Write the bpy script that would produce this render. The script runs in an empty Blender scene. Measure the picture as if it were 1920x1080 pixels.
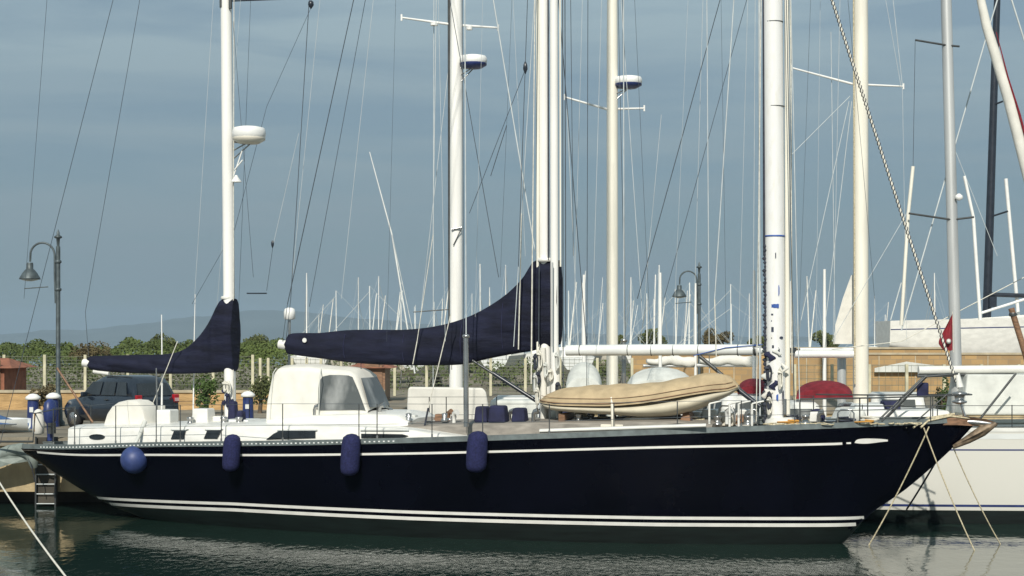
import bpy, math, random
from mathutils import Vector, Matrix
random.seed(11)
R = math.radians
scene = bpy.context.scene
COL = scene.collection
# ------------------------------------------------------------------ camera
H = 4.8            # eye height above the water
F = 3000.0         # focal length in photo pixels (1920 wide)
HZ = 637.0         # photo row of the horizon
cam_d = bpy.data.cameras.new('camera')
cam = bpy.data.objects.new('camera', cam_d); COL.objects.link(cam)
cam.location = (0, 0, H); cam.rotation_euler = (R(90), 0, 0)
cam_d.sensor_width = 36; cam_d.lens = 36*F/1920
cam_d.shift_y = (HZ-540)/1920
cam_d.clip_start = 0.5; cam_d.clip_end = 30000
scene.camera = cam
# ------------------------------------------------------------------ light and sky
SUN_EL, SUN_AZ = 36, -8      # azimuth: degrees left of straight behind the camera
az = R(180+(-SUN_AZ))         # direction the sun stands in, clockwise from +Y
sd = Vector((math.sin(az)*math.cos(R(SUN_EL)), math.cos(az)*math.cos(R(SUN_EL)), math.sin(R(SUN_EL))))
sun_d = bpy.data.lights.new('sun', 'SUN'); sun = bpy.data.objects.new('sun', sun_d); COL.objects.link(sun)
sun_d.energy = 4.3; sun_d.angle = R(0.53); sun_d.color = (1, .95, .86)
sun.rotation_euler = sd.to_track_quat('Z', 'Y').to_euler()
w = bpy.data.worlds.new('World'); scene.world = w; w.use_nodes = True
nt = w.node_tree; nt.nodes.clear()
N = nt.nodes.new; Lk = nt.links.new
out = N('ShaderNodeOutputWorld'); bg = N('ShaderNodeBackground'); bg.inputs[1].default_value = 0.1
sky = N('ShaderNodeTexSky'); sky.sky_type = 'NISHITA'; sky.sun_disc = False
sky.sun_elevation = R(SUN_EL); sky.sun_rotation = az; sky.air_density = 1.0; sky.dust_density = .6; sky.ozone_density = 1.6
# the blue of the clear air seen through a thin veil of streaky high cloud
tc = N('ShaderNodeTexCoord'); mp = N('ShaderNodeMapping'); mp.inputs['Scale'].default_value = (1.6, 1.6, 13)
mp.inputs['Rotation'].default_value = (R(2), R(-3), 0)
nz = N('ShaderNodeTexNoise'); nz.inputs['Scale'].default_value = 2.3; nz.inputs['Detail'].default_value = 9; nz.inputs['Roughness'].default_value = .55
nz.inputs['Distortion'].default_value = .35
cr = N('ShaderNodeMapRange'); cr.inputs[1].default_value = .38; cr.inputs[2].default_value = .62; cr.inputs[3].default_value = .62; cr.inputs[4].default_value = 1.0
veil = N('ShaderNodeMix'); veil.data_type = 'RGBA'
sxyz = N('ShaderNodeSeparateXYZ'); ramp = N('ShaderNodeValToRGB'); e = ramp.color_ramp.elements   # the high haze is darkest low down
e[0].position = .49; e[0].color = (.170, .226, .262, 1); e[1].position = .62; e[1].color = (.35, .46, .515, 1)
m1 = N('ShaderNodeMath'); m1.operation = 'MULTIPLY_ADD'; m1.inputs[1].default_value = .5; m1.inputs[2].default_value = .5
gain = N('ShaderNodeMix'); gain.data_type = 'RGBA'; gain.blend_type = 'MULTIPLY'; gain.clamp_result = False; gain.inputs[0].default_value = 1; gain.inputs[7].default_value = (10, 10, 10, 1)
tint = N('ShaderNodeMix'); tint.data_type = 'RGBA'; tint.blend_type = 'MULTIPLY'; tint.inputs[0].default_value = 1; tint.inputs[7].default_value = (.29, .37, .43, 1)
Lk(tc.outputs['Generated'], mp.inputs[0]); Lk(mp.outputs[0], nz.inputs[0]); Lk(nz.outputs[0], cr.inputs[0])
Lk(tc.outputs['Generated'], sxyz.inputs[0]); Lk(sxyz.outputs[2], m1.inputs[0]); Lk(m1.outputs[0], ramp.inputs[0]); Lk(ramp.outputs[0], gain.inputs[6]); Lk(gain.outputs[2], veil.inputs[7])
Lk(cr.outputs[0], veil.inputs[0]); Lk(sky.outputs[0], tint.inputs[6]); Lk(tint.outputs[2], veil.inputs[6])
Lk(veil.outputs[2], bg.inputs[0]); Lk(bg.outputs[0], out.inputs[0])
vs = scene.view_settings; vs.view_transform = 'Standard'; vs.look = 'None'; vs.exposure = 0.1; vs.gamma = 1; vs.use_curve_mapping = False
scene.render.engine = 'CYCLES'; scene.cycles.sample_clamp_indirect = 1.2; scene.cycles.blur_glossy = 1.0
# ------------------------------------------------------------------ materials
def mat(name, col, rough=.6, metal=0, var=.12, scale=3, bump=0, bscale=30, spec=.5, stretch=(1, 1, 1), col2=None, lo=.35, hi=.65, coat=0):
    m = bpy.data.materials.new(name); m.use_nodes = True
    t = m.node_tree; b = t.nodes['Principled BSDF']
    b.inputs['Roughness'].default_value = rough; b.inputs['Metallic'].default_value = metal
    b.inputs['Specular IOR Level'].default_value = spec; b.inputs['Coat Weight'].default_value = coat
    c = t.nodes.new('ShaderNodeTexCoord'); mp = t.nodes.new('ShaderNodeMapping'); mp.inputs['Scale'].default_value = stretch
    n = t.nodes.new('ShaderNodeTexNoise'); n.inputs['Scale'].default_value = scale; n.inputs['Detail'].default_value = 7
    mr = t.nodes.new('ShaderNodeMapRange'); mr.inputs[1].default_value = lo; mr.inputs[2].default_value = hi
    mx = t.nodes.new('ShaderNodeMix'); mx.data_type = 'RGBA'
    a = [max(0, x*(1-var)) for x in col]; d = col2 if col2 else [min(1, x*(1+var)) for x in col]
    mx.inputs[6].default_value = (*a, 1); mx.inputs[7].default_value = (*d, 1)
    l = t.links.new
    l(c.outputs['Object'], mp.inputs[0]); l(mp.outputs[0], n.inputs[0]); l(n.outputs[0], mr.inputs[0]); l(mr.outputs[0], mx.inputs[0]); l(mx.outputs[2], b.inputs['Base Color'])
    if bump:
        n2 = t.nodes.new('ShaderNodeTexNoise'); n2.inputs['Scale'].default_value = bscale; n2.inputs['Detail'].default_value = 5
        bp = t.nodes.new('ShaderNodeBump'); bp.inputs['Strength'].default_value = bump; bp.inputs['Distance'].default_value = .05
        l(mp.outputs[0], n2.inputs[0]); l(n2.outputs[0], bp.inputs['Height']); l(bp.outputs[0], b.inputs['Normal'])
    return m
M = {}
M['navy_hull'] = mat('navy_hull', (.0016, .0019, .005), .26, var=.3, scale=.6, spec=.10, bump=.015, bscale=.8)
M['antifoul'] = mat('antifoul', (.004, .008, .007), .45, var=.4, scale=4, stretch=(.3, 1, 3))
M['stripe'] = mat('stripe', (.78, .77, .72), .35, var=.06)
M['gel_right'] = mat('gel_right', (.66, .65, .59), .4, var=.06, scale=.5, stretch=(1, 1, 3), col2=(.60, .59, .53), lo=.5, hi=.75)
M['rail'] = mat('rail', (.13, .155, .155), .5, metal=.2, var=.2, scale=6)
M['gel'] = mat('gel', (.68, .675, .63), .35, var=.08, scale=2.5, stretch=(1, 1, 2))
M['gel_cool'] = mat('gel_cool', (.66, .68, .66), .4, var=.08, scale=1.5)
M['gel_warm'] = mat('gel_warm', (.70, .66, .56), .4, var=.1, scale=2)
M['teak'] = mat('teak', (.23, .21, .18), .75, var=.3, scale=5, stretch=(.4, 8, 1))
M['wood'] = mat('wood', (.20, .11, .06), .55, var=.35, scale=5, stretch=(.5, 4, 4))
M['glass'] = mat('glass', (.018, .022, .026), .08, var=.2, spec=.7)
M['mast_white'] = mat('mast_white', (.77, .76, .72), .35, var=.06, scale=1.3, stretch=(3, 3, .3))
M['mast_cream'] = mat('mast_cream', (.74, .71, .61), .42, var=.08, scale=1.2, stretch=(3, 3, .35))
M['mast_grey'] = mat('mast_grey', (.50, .51, .50), .4, metal=.35, var=.12, scale=1.2, stretch=(3, 3, .3))
M['mast_dark'] = mat('mast_dark', (.02, .025, .035), .3, var=.2)
M['mast_stained'] = mat('mast_stained', (.77, .77, .75), .4, var=.04, scale=3.5, stretch=(3, 3, .8), col2=(.70, .69, .64), lo=.5, hi=.7)
M['cover'] = mat('cover', (.0075, .009, .022), .85, var=.4, scale=1.8, bump=1, bscale=2.2, spec=.25, stretch=(.7, 1, 2.6))
M['fender'] = mat('fender', (.018, .021, .075), .8, var=.3, scale=22, bump=.6, bscale=60, spec=.25)
M['fender_ball'] = mat('fender_ball', (.03, .05, .155), .5, var=.15, scale=6)
M['navy_canvas'] = mat('navy_canvas', (.012, .014, .05), .85, var=.3, scale=4, bump=.4, bscale=6)
M['canvas'] = mat('canvas', (.66, .645, .585), .85, var=.07, scale=2.5, bump=.35, bscale=2.5, spec=.25)
M['canvas_grey'] = mat('canvas_grey', (.56, .57, .53), .85, var=.12, scale=2, bump=.5, bscale=3, spec=.25)
M['vinyl'] = mat('vinyl', (.15, .165, .165), .12, var=.4, scale=1.6, col2=(.34, .35, .34), lo=.45, hi=.7, stretch=(1, 1, .5), bump=.25, bscale=3)
M['tender_grey'] = mat('tender_grey', (.17, .20, .18), .6, var=.25, scale=4)
M['tan_canvas'] = mat('tan_canvas', (.43, .335, .205), .85, var=.14, scale=3, bump=.35, bscale=4, spec=.25)
M['tube_rubber'] = mat('tube_rubber', (.55, .50, .38), .6, var=.1, scale=3)
M['steel'] = mat('steel', (.42, .42, .41), .25, metal=.85, var=.12)
M['dark_steel'] = mat('dark_steel', (.07, .075, .075), .4, metal=.4, var=.2)
M['wire'] = mat('wire', (.06, .075, .09), .45, metal=.2, var=.2)
M['wire_light'] = mat('wire_light', (.5, .54, .54), .5, var=.1)
M['rope'] = mat('rope', (.48, .42, .28), .9, var=.35, scale=25)
M['rope_white'] = mat('rope_white', (.62, .60, .52), .9, var=.15, scale=12)
M['rope_dark'] = mat('rope_dark', (.03, .035, .05), .9, var=.3, scale=12)
M['lamp_iron'] = mat('lamp_iron', (.075, .095, .10), .5, metal=.3, var=.25, scale=5)
M['lamp_glass'] = mat('lamp_glass', (.45, .5, .5), .2, var=.1)
M['white_plastic'] = mat('white_plastic', (.76, .76, .73), .4, var=.05)
M['blue_paint'] = mat('blue_paint', (.02, .035, .13), .4, var=.2)
M['blue_canvas'] = mat('blue_canvas', (.05, .12, .27), .8, var=.25, scale=5, bump=.4, bscale=6)
M['maroon'] = mat('maroon', (.17, .014, .022), .8, var=.25, scale=4, bump=.5, bscale=5, spec=.25)
M['flag'] = mat('flag', (.20, .012, .02), .8, var=.25, scale=4)
M['concrete'] = mat('concrete', (.42, .33, .19), .9, var=.28, scale=1.4, bump=.5, bscale=12, stretch=(1, 1, .6))
M['quay_shade_and_board'] = mat('quay_shade_and_board', (.05, .045, .035), .95, var=.4, scale=1.2)  # near black, shade under the quay put into the colour; ladder board shares it
M['ochre_wall'] = mat('ochre_wall', (.42, .27, .12), .9, var=.2, scale=2.2, bump=.6, bscale=9, stretch=(.6, 1, 2.2))
M['coping'] = mat('coping', (.42, .36, .25), .9, var=.15, scale=2)
M['paving'] = mat('paving', (.20, .175, .13), .95, var=.25, scale=.6, bump=.4, bscale=10)
M['brick_red'] = mat('brick_red', (.26, .10, .055), .85, var=.25, scale=3)
M['fence'] = mat('fence', (.19, .20, .14), .6, metal=.2, var=.15)
M['fence_post'] = mat('fence_post', (.50, .47, .33), .8, var=.15)
M['car_paint'] = mat('car_paint', (.012, .018, .028), .18, var=.2, coat=.6)
M['tyre'] = mat('tyre', (.015, .015, .015), .85, var=.2)
M['tail_red'] = mat('tail_red', (.35, .012, .02), .25, var=.2)
M['tail_pale'] = mat('tail_pale', (.60, .40, .40), .25, var=.1)
M['plate'] = mat('plate', (.68, .68, .62), .5, var=.05)
M['bark'] = mat('bark', (.10, .075, .05), .9, var=.3, scale=6)
M['leaf_bright'] = mat('leaf_bright', (.06, .105, .02), .75, var=.45, scale=.9)
M['leaf_olive'] = mat('leaf_olive', (.085, .10, .028), .75, var=.4, scale=.9)
M['leaf_dark'] = mat('leaf_dark', (.035, .05, .018), .75, var=.4, scale=.9)
M['leaf_dry'] = mat('leaf_dry', (.095, .075, .03), .8, var=.35, scale=1.1)
M['orange'] = mat('orange', (.55, .27, .05), .8, var=.2)
M['blue_band'] = mat('blue_band', (.03, .09, .33), .5, var=.1)
M['stain'] = mat('stain', (.04, .05, .08), .8, var=.4, scale=12)
M['hill'] = mat('hill', (.085, .105, .10), .95, var=.2, scale=.004)  # lightened beyond real vegetation so part of the distance haze sits in it
def water_mat():
    m = bpy.data.materials.new('water'); m.use_nodes = True; t = m.node_tree; b = t.nodes['Principled BSDF']
    b.inputs['Base Color'].default_value = (.011, .027, .021, 1); b.inputs['Roughness'].default_value = .03; b.inputs['IOR'].default_value = 1.7
    l = t.links.new; c = t.nodes.new('ShaderNodeTexCoord')
    def wave(sc, scale, detail, dist=0):
        mp = t.nodes.new('ShaderNodeMapping'); mp.inputs['Scale'].default_value = sc
        n = t.nodes.new('ShaderNodeTexNoise'); n.inputs['Scale'].default_value = scale; n.inputs['Detail'].default_value = detail; n.inputs['Distortion'].default_value = dist
        l(c.outputs['Object'], mp.inputs[0]); l(mp.outputs[0], n.inputs[0]); return n.outputs[0]
    a = wave((1, .42, 1), 6.5, 4, .5); d = wave((1, 1.2, 1), 1.1, 2, .3)
    # the breeze ruffles the surface in patches
    patch = wave((.35, .8, 1), .35, 2)
    pr = t.nodes.new('ShaderNodeMapRange'); pr.inputs[1].default_value = .42; pr.inputs[2].default_value = .6; pr.inputs[3].default_value = .5; pr.inputs[4].default_value = 1.15
    l(patch, pr.inputs[0])
    sx = t.nodes.new('ShaderNodeSeparateXYZ'); l(c.outputs['Object'], sx.inputs[0])   # calm in the lee of the quay and of the white hull
    lee = []
    for lo_, hi_ in ((-10.5, -2.5), (10.0, 6.3)):
        q = t.nodes.new('ShaderNodeMapRange'); q.interpolation_type = 'SMOOTHSTEP'; q.inputs[1].default_value = lo_; q.inputs[2].default_value = hi_; q.inputs[3].default_value = .22; q.inputs[4].default_value = 1; l(sx.outputs[0], q.inputs[0]); lee.append(q)
    ml = t.nodes.new('ShaderNodeMath'); ml.operation = 'MULTIPLY'; l(lee[0].outputs[0], ml.inputs[0]); l(lee[1].outputs[0], ml.inputs[1])
    mk = t.nodes.new('ShaderNodeMath'); mk.operation = 'MULTIPLY'; l(ml.outputs[0], mk.inputs[0]); l(pr.outputs[0], mk.inputs[1])
    mu = t.nodes.new('ShaderNodeMath'); mu.operation = 'MULTIPLY'; l(a, mu.inputs[0]); l(mk.outputs[0], mu.inputs[1])
    b1 = t.nodes.new('ShaderNodeBump'); b1.inputs['Strength'].default_value = 1; b1.inputs['Distance'].default_value = .021
    b2 = t.nodes.new('ShaderNodeBump'); b2.inputs['Strength'].default_value = 1; b2.inputs['Distance'].default_value = .009
    l(mu.outputs[0], b1.inputs['Height']); l(d, b2.inputs['Height']); l(b2.outputs[0], b1.inputs['Normal']); l(b1.outputs[0], b.inputs['Normal'])
    return m
M['water'] = water_mat()
def block_mat():
    m = mat('wall_blocks', (.42, .27, .12), .9, var=.2, scale=1.2)
    t = m.node_tree; b = t.nodes['Principled BSDF']; l = t.links.new
    c = t.nodes.new('ShaderNodeTexCoord'); sp = t.nodes.new('ShaderNodeSeparateXYZ'); cb = t.nodes.new('ShaderNodeCombineXYZ')
    br = t.nodes.new('ShaderNodeTexBrick'); br.inputs['Scale'].default_value = 1; br.inputs['Brick Width'].default_value = .62; br.inputs['Row Height'].default_value = .26
    br.inputs['Mortar Size'].default_value = .018; br.inputs['Color1'].default_value = (.43, .28, .12, 1); br.inputs['Color2'].default_value = (.28, .19, .10, 1); br.inputs['Mortar'].default_value = (.25, .20, .13, 1)
    l(c.outputs['Object'], sp.inputs[0]); l(sp.outputs[0], cb.inputs[0]); l(sp.outputs[2], cb.inputs[1]); l(cb.outputs[0], br.inputs[0])
    mx = t.nodes.new('ShaderNodeMix'); mx.data_type = 'RGBA'; mx.inputs[0].default_value = .75
    old = b.inputs['Base Color'].links[0].from_socket
    l(old, mx.inputs[6]); l(br.outputs[0], mx.inputs[7]); l(mx.outputs[2], b.inputs['Base Color'])
    return m
M['wall_blocks'] = block_mat()
# ------------------------------------------------------------------ mesh helpers
class MB:
    def __init__(s): s.v = []; s.f = []; s.sm = []
    def add(s, vs, fs, smooth=True):
        o = len(s.v); s.v += [tuple(p) for p in vs]
        for f in fs: s.f.append([i+o for i in f]); s.sm.append(smooth)
        return s
    def box(s, c, d, rot=None, top=1.0):
        x, y, z = d[0]/2, d[1]/2, d[2]/2
        p = [Vector((a*x*(top if k > 0 else 1), b*y*(top if k > 0 else 1), k*z)) for k in (-1, 1) for b in (-1, 1) for a in (-1, 1)]
        if rot is not None: p = [rot @ q for q in p]
        p = [q+Vector(c) for q in p]
        return s.add(p, [(0, 2, 3, 1), (4, 5, 7, 6), (0, 1, 5, 4), (2, 6, 7, 3), (0, 4, 6, 2), (1, 3, 7, 5)], False)
    def tube(s, pts, r, n=8, caps=True, flat=1.0):
        pts = [Vector(p) for p in pts]
        rs = r if isinstance(r, (list, tuple)) else [r]*len(pts)
        rings = []; prev = None
        for i, p in enumerate(pts):
            t = (pts[min(i+1, len(pts)-1)]-pts[max(i-1, 0)]).normalized()
            if prev is None:
                up = Vector((0, 1, 0)) if abs(t.z) > .8 else Vector((0, 0, 1))
                a = t.cross(up).normalized()
            else: a = (prev-t*prev.dot(t)).normalized()
            prev = a; b = t.cross(a)
            rings.append([p+(a*math.cos(k*math.tau/n)+b*math.sin(k*math.tau/n)*flat)*rs[i] for k in range(n)])
        return s.rings(rings, True, caps)
    def rings(s, rings, closed=True, caps=True, smooth=True):
        n = len(rings[0]); o = len(s.v)
        for r_ in rings: s.v += [tuple(p) for p in r_]
        m = n if closed else n-1
        for i in range(len(rings)-1):
            for k in range(m):
                a = o+i*n+k; b = o+i*n+(k+1) % n
                s.f.append([a, b, b+n, a+n]); s.sm.append(smooth)
        if caps and closed:
            s.f.append([o+k for k in range(n)][::-1]); s.sm.append(False)
            q = o+(len(rings)-1)*n; s.f.append([q+k for k in range(n)]); s.sm.append(False)
        return s
    def lathe(s, prof, c, n=16, axis='z', flat=1):
        rg = []
        for r, z in prof:
            ring = []
            for k in range(n):
                a = k*math.tau/n; p = (r*math.cos(a), r*math.sin(a)*flat, z)
                if axis == 'x': p = (p[2], p[0], p[1])
                if axis == 'y': p = (p[0], p[2], p[1])
                ring.append(Vector(c)+Vector(p))
            rg.append(ring)
        return s.rings(rg)
    def prism(s, poly, y0, y1):
        n = len(poly)
        vs = [(a, y0, z) for a, z in poly]+[(a, y1, z) for a, z in poly]
        return s.add(vs, [tuple(range(n)), tuple(range(2*n-1, n-1, -1))]+[(i, i+n, (i+1) % n+n, (i+1) % n) for i in range(n)], False)
    def build(s, name, m, parent=None, off=(0, 0, 0), label=None, bevel=0):
        me = bpy.data.meshes.new(name); ox, oy, oz = off
        me.from_pydata([(a-ox, b-oy, c-oz) for a, b, c in s.v], [], s.f); me.update()
        me.polygons.foreach_set('use_smooth', s.sm)
        if any(s.sm) and not all(s.sm):      # keep end caps from bending the shading of the long smooth sides
            keys = set()
            for p in me.polygons:
                if not p.use_smooth: keys.update(p.edge_keys)
            for e in me.edges:
                if e.key in keys: e.use_edge_sharp = True
        me.materials.append(M[m] if isinstance(m, str) else m)
        ob = bpy.data.objects.new(name, me); COL.objects.link(ob)
        if parent: ob.parent = parent
        if label: ob['label'] = label
        if bevel:
            b = ob.modifiers.new('bevel', 'BEVEL'); b.width = bevel; b.segments = 2; b.limit_method = 'ANGLE'
        return ob
def tag(o, label, cat, group=None, kind=None):
    if label: o['label'] = label
    if cat: o['category'] = cat
    if group: o['group'] = group
    if kind: o['kind'] = kind
    return o
def thing(name, label, cat, loc=(0, 0, 0), rz=0, group=None):
    o = bpy.data.objects.new(name, None); COL.objects.link(o); o.location = loc; o.rotation_euler = (0, 0, rz)
    o.empty_display_size = .3
    return tag(o, label, cat, group)
def copy_tree(o, parent=None):
    c = o.copy(); COL.objects.link(c); c.parent = parent
    for ch in list(o.children): copy_tree(ch, c)
    return c
def W(px, py, D):      # the world point that the photo shows at px, py, D metres away
    return Vector(((px-960)*D/F, D, H-(py-HZ)*D/F))
def lerp(tab, x):
    if x <= tab[0][0]: return tab[0][1]
    for (a, b), (c, d) in zip(tab, tab[1:]):
        if x <= c:
            t = (x-a)/(c-a); return b+(d-b)*t
    return tab[-1][1]
def smooth_tab(tab, x):  # catmull-rom through the table
    n = len(tab)
    if x <= tab[0][0]: return tab[0][1]
    if x >= tab[-1][0]: return tab[-1][1]
    for i in range(n-1):
        if x <= tab[i+1][0]:
            x0, y0 = tab[i]; x1, y1 = tab[i+1]; h = x1-x0; t = (x-x0)/h
            m0 = (y1-(tab[i-1][1] if i > 0 else y0))/(x1-(tab[i-1][0] if i > 0 else x0))
            m1 = ((tab[i+2][1] if i+2 < n else y1)-y0)/((tab[i+2][0] if i+2 < n else x1)-x0)
            return (2*t**3-3*t**2+1)*y0+(t**3-2*t**2+t)*h*m0+(-2*t**3+3*t**2)*y1+(t**3-t**2)*h*m1
# ------------------------------------------------------------------ the setting
def plane(name, x0, x1, y0, y1, z, m, kind='structure'):
    mb = MB().add([(x0, y0, z), (x1, y0, z), (x1, y1, z), (x0, y1, z)], [(0, 1, 2, 3)], False)
    return tag(mb.build(name, m), None, None, kind=kind)
plane('water', -9000, 9000, -300, 9000, 0, 'water')
# quay: the near left arm and the main apron behind the basin, one L-shaped slab
QT = 2.0
L_ = [(-70, 46), (-5.6, 46), (-5.6, 66), (110, 66), (110, 175), (-70, 175)]
def slab(poly, z0, z1):
    n = len(poly)
    vs = [(x, y, z0) for x, y in poly]+[(x, y, z1) for x, y in poly]
    return MB().add(vs, [tuple(range(n))[::-1], tuple(range(n, 2*n))]+[(i, (i+1) % n, (i+1) % n+n, i+n) for i in range(n)], False)
tag(slab(L_, QT-.25, QT).build('quay_paving', 'paving'), None, None, kind='structure')
L2 = [(-69.9, 46.12), (-5.72, 46.12), (-5.72, 66.12), (109.9, 66.12), (109.9, 174.9), (-69.9, 174.9)]
tag(slab(L2, .42, QT-.25).build('quay_wall', 'concrete'), None, None, kind='structure')
L3 = [(-69, 47.3), (-6.9, 47.3), (-6.9, 67.3), (109, 67.3), (109, 174), (-69, 174)]
tag(slab(L3, -2, .42).build('quay_shade_block', 'quay_shade_and_board'), None, None, kind='structure')  # dark block whose colour stands for the shade under the open quay edge
# far hills across the bay
def hills():
    D = 6500; mb = MB(); top = []
    prof = [(-600, 622), (0, 626), (80, 620), (180, 616), (260, 607), (330, 598), (420, 589), (470, 583), (540, 582), (600, 589), (680, 597), (760, 604), (860, 612), (980, 622), (1200, 628), (1500, 631), (2400, 630)]
    rows = [[], [], []]
    for i in range(160):
        px = -600+i*3000/159; y = smooth_tab(prof, px)+1.2*math.sin(px*.05)+.9*math.sin(px*.13+1)
        p = W(px, y, D); rows[0].append((p.x*.97, D-700, -1)); rows[1].append((p.x, D, p.z)); rows[2].append((p.x*1.1, D+900, -1))
    mb.rings(rows, False, False)
    return tag(mb.build('far_hills', 'hill'), None, None, kind='structure')
hills()
# ------------------------------------------------------------------ hull builder (local x forward, origin at the stern)
class Hull:
    def __init__(s, L, beam, sheer, keel, power, trans=1.0):
        s.L, s.bt, s.zt, s.kt, s.pt = L, beam, sheer, keel, power
    def b(s, x): return max(.01, smooth_tab(s.bt, x))
    def z(s, x): return smooth_tab(s.zt, x)
    def k(s, x): return min(smooth_tab(s.kt, x), s.z(x)-.03)
    def pt_(s, x, z, side=-1, off=0):
        k = s.k(x); zz = s.z(x); t = min(1, max(0, (z-k)/(zz-k)))
        p = lerp(s.pt, x); return Vector((x, side*(s.b(x)*t**p+off), z))
    def mesh(s, z0=None, z1=None, n=90, m=18, off=0):
        mb = MB(); rings = []
        for i in range(n):
            x = s.L*i/(n-1); k, zz = s.k(x), s.z(x)
            lo = k if z0 is None else max(k, min(z0, zz-.02)); hi = zz if z1 is None else max(lo+.001, min(zz, z1))
            row = [s.pt_(x, lo+(hi-lo)*j/m, -1, off) for j in range(m, -1, -1)]
            row += [s.pt_(x, lo+(hi-lo)*j/m, 1, off) for j in range(0, m+1)]
            rings.append(row)
        mb.rings(rings, False, False)
        o = 0; w_ = 2*(m+1)
        mb.f.append(list(range(w_))); mb.sm.append(False)
        return mb
    def deck(s, drop=.06, n=60, camber=.06, inset=.02):
        rings = []
        for i in range(n):
            x = s.L*i/(n-1); b = max(.005, s.b(x)-inset); z = s.z(x)-drop
            rings.append([Vector((x, b*u, z+camber*(1-u*u))) for u in (-1, -.6, -.2, .2, .6, 1)])
        return MB().rings(rings, False, False)
    def strip(s, x0, x1, zf, h, side=-1, off=.006, n=80):   # band whose lower edge is zf(x)
        rows = []
        for i in range(n):
            x = x0+(x1-x0)*i/(n-1); z = zf(x); hh = h(x) if callable(h) else h
            rows.append([s.pt_(x, z, side, off), s.pt_(x, z+hh/2, side, off), s.pt_(x, z+hh, side, off)])
        return MB().rings(rows, False, False)
    def rail(s, x0, x1, h, th=.05, side=-1, n=80, base=-.01):
        rows = []
        for i in range(n):
            x = x0+(x1-x0)*i/(n-1); b = s.b(x); z = s.z(x)
            rows.append([Vector((x, side*(b+.012), z+base)), Vector((x, side*(b+.012), z+h)), Vector((x, side*(b-th), z+h)), Vector((x, side*(b-th), z+base))])
        return MB().rings(rows, True, True, False)
# ------------------------------------------------------------------ THE DARK BLUE YACHT
S0 = Vector((-13.3, 44.3)); B0 = Vector((10.67, 36.8)); YL = (B0-S0).length
U = (B0-S0).normalized(); NV = Vector((-U.y, U.x)); YAW = math.atan2(U.y, U.x)
def V(px, py, lat=0.0):        # yacht coordinates of what the photo shows at px, py, lat metres to port of the centreline
    t = (px-960)/F
    s = (t*(S0.y+lat*NV.y)-S0.x-lat*NV.x)/(U.x-t*U.y)
    D = S0.y+s*U.y+lat*NV.y
    return Vector((s, lat, H-(py-HZ)*D/F))
def G(v): return Vector((S0.x+v.x*U.x+v.y*NV.x, S0.y+v.x*U.y+v.y*NV.y, v.z))
def yacht_thing(name, label, cat, base, group=None): return thing(name, label, cat, G(base), YAW, group)
Y = thing('sailing_yacht', 'long navy blue three-masted sailing yacht with white stripes and dark blue sail covers', 'sailing yacht', (S0.x, S0.y, 0), YAW)
YH = Hull(YL, [(0, .5), (1, .92), (3, 1.5), (6, 2.08), (10, 2.5), (14, 2.58), (18, 2.2), (21, 1.48), (23.4, .72), (24.6, .28), (YL, .05)],
          [(0, 1.83), (2, 1.9), (4.7, 2.05), (7, 2.14), (9.7, 2.24), (12.5, 2.36), (15.5, 2.5), (18.5, 2.64), (21.5, 2.76), (23.5, 2.85), (YL, 2.93)],
          [(0, 1.60), (.9, 1.10), (1.9, .60), (2.9, .20), (4.2, -.15), (7, -.8), (11, -1.3), (17, -1.3), (20.2, -.95), (21.4, -.5), (22.1, 0), (22.7, .68), (23.55, 1.32), (24.5, 2.2), (YL, 2.89)],
          [(0, .5), (5, .42), (12, .30), (18, .42), (21, .62), (YL, .8)])
MY = 'navy_hull'
hull = YH.mesh(z0=None, z1=None, n=130, m=26).build('hull', 'navy_hull', Y)
YH.mesh(z0=None, z1=.42, n=130, m=12, off=.004).build('antifouling', 'antifoul', hull)
for side in (-1, 1):
    YH.strip(2.35, 22.6, lambda x: .60-.11*max(0, (7-x)/5), .075, side, .008, 120).build('boot_stripe', 'stripe', hull)
    YH.strip(2.75, 22.42, lambda x: .435-.11*max(0, (7-x)/5), .085, side, .009, 120).build('boot_stripe', 'stripe', hull)
    ez = YH
    xa, xb = V(75, 840, -.6).x, V(1577, 835, -1.3).x
    cz = lambda x: YH.z(x)-smooth_tab([(0, .10), (2.5, .20), (6, .255), (12, .29), (18, .33), (22, .40)], x)
    YH.strip(xa, xb, cz, .055, side, .008, 120).build('cove_stripe', 'stripe', hull)
    YH.strip(xb+.09, xb+.19, lambda x: cz(x)+.012, .04, side, .008, 6).build('cove_stripe', 'stripe', hull)
    xc = xb+.27; xd = V(1664, 832, -.8).x
    YH.strip(xc, xd, lambda x: cz(x)+.03-.05*math.sin(min(1, (x-xc)/(xd-xc)*1.0+.0)*math.pi)*(1-(x-xc)/(xd-xc)), lambda x: .012+.11*math.sin((min(1, ((x-xc)/(xd-xc))**.55))*math.pi)*.9+.03*((x-xc)/(xd-xc)), side, .008, 24).build('arrow_stripe', 'stripe', hull)
    YH.rail(.05, YL-.15, .095, .05, side, 120).build('toe_rail', 'rail', Y)
    cap = YH.rail(.05, YL-.15, .115, .07, side, 120, .096); cap.build('rail_cap', 'teak' if False else 'rail', Y)
YH.deck().build('deck', 'teak', Y)
# row of pale slots along the after toe rail
mb = MB()
for i in range(88):
    x = .9+i*.125; b = YH.b(x)
    mb.box((x, -(b+.014), YH.z(x)+.045), (.045, .006, .03))
mb.build('rail_slots', 'gel_cool', Y)
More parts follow.
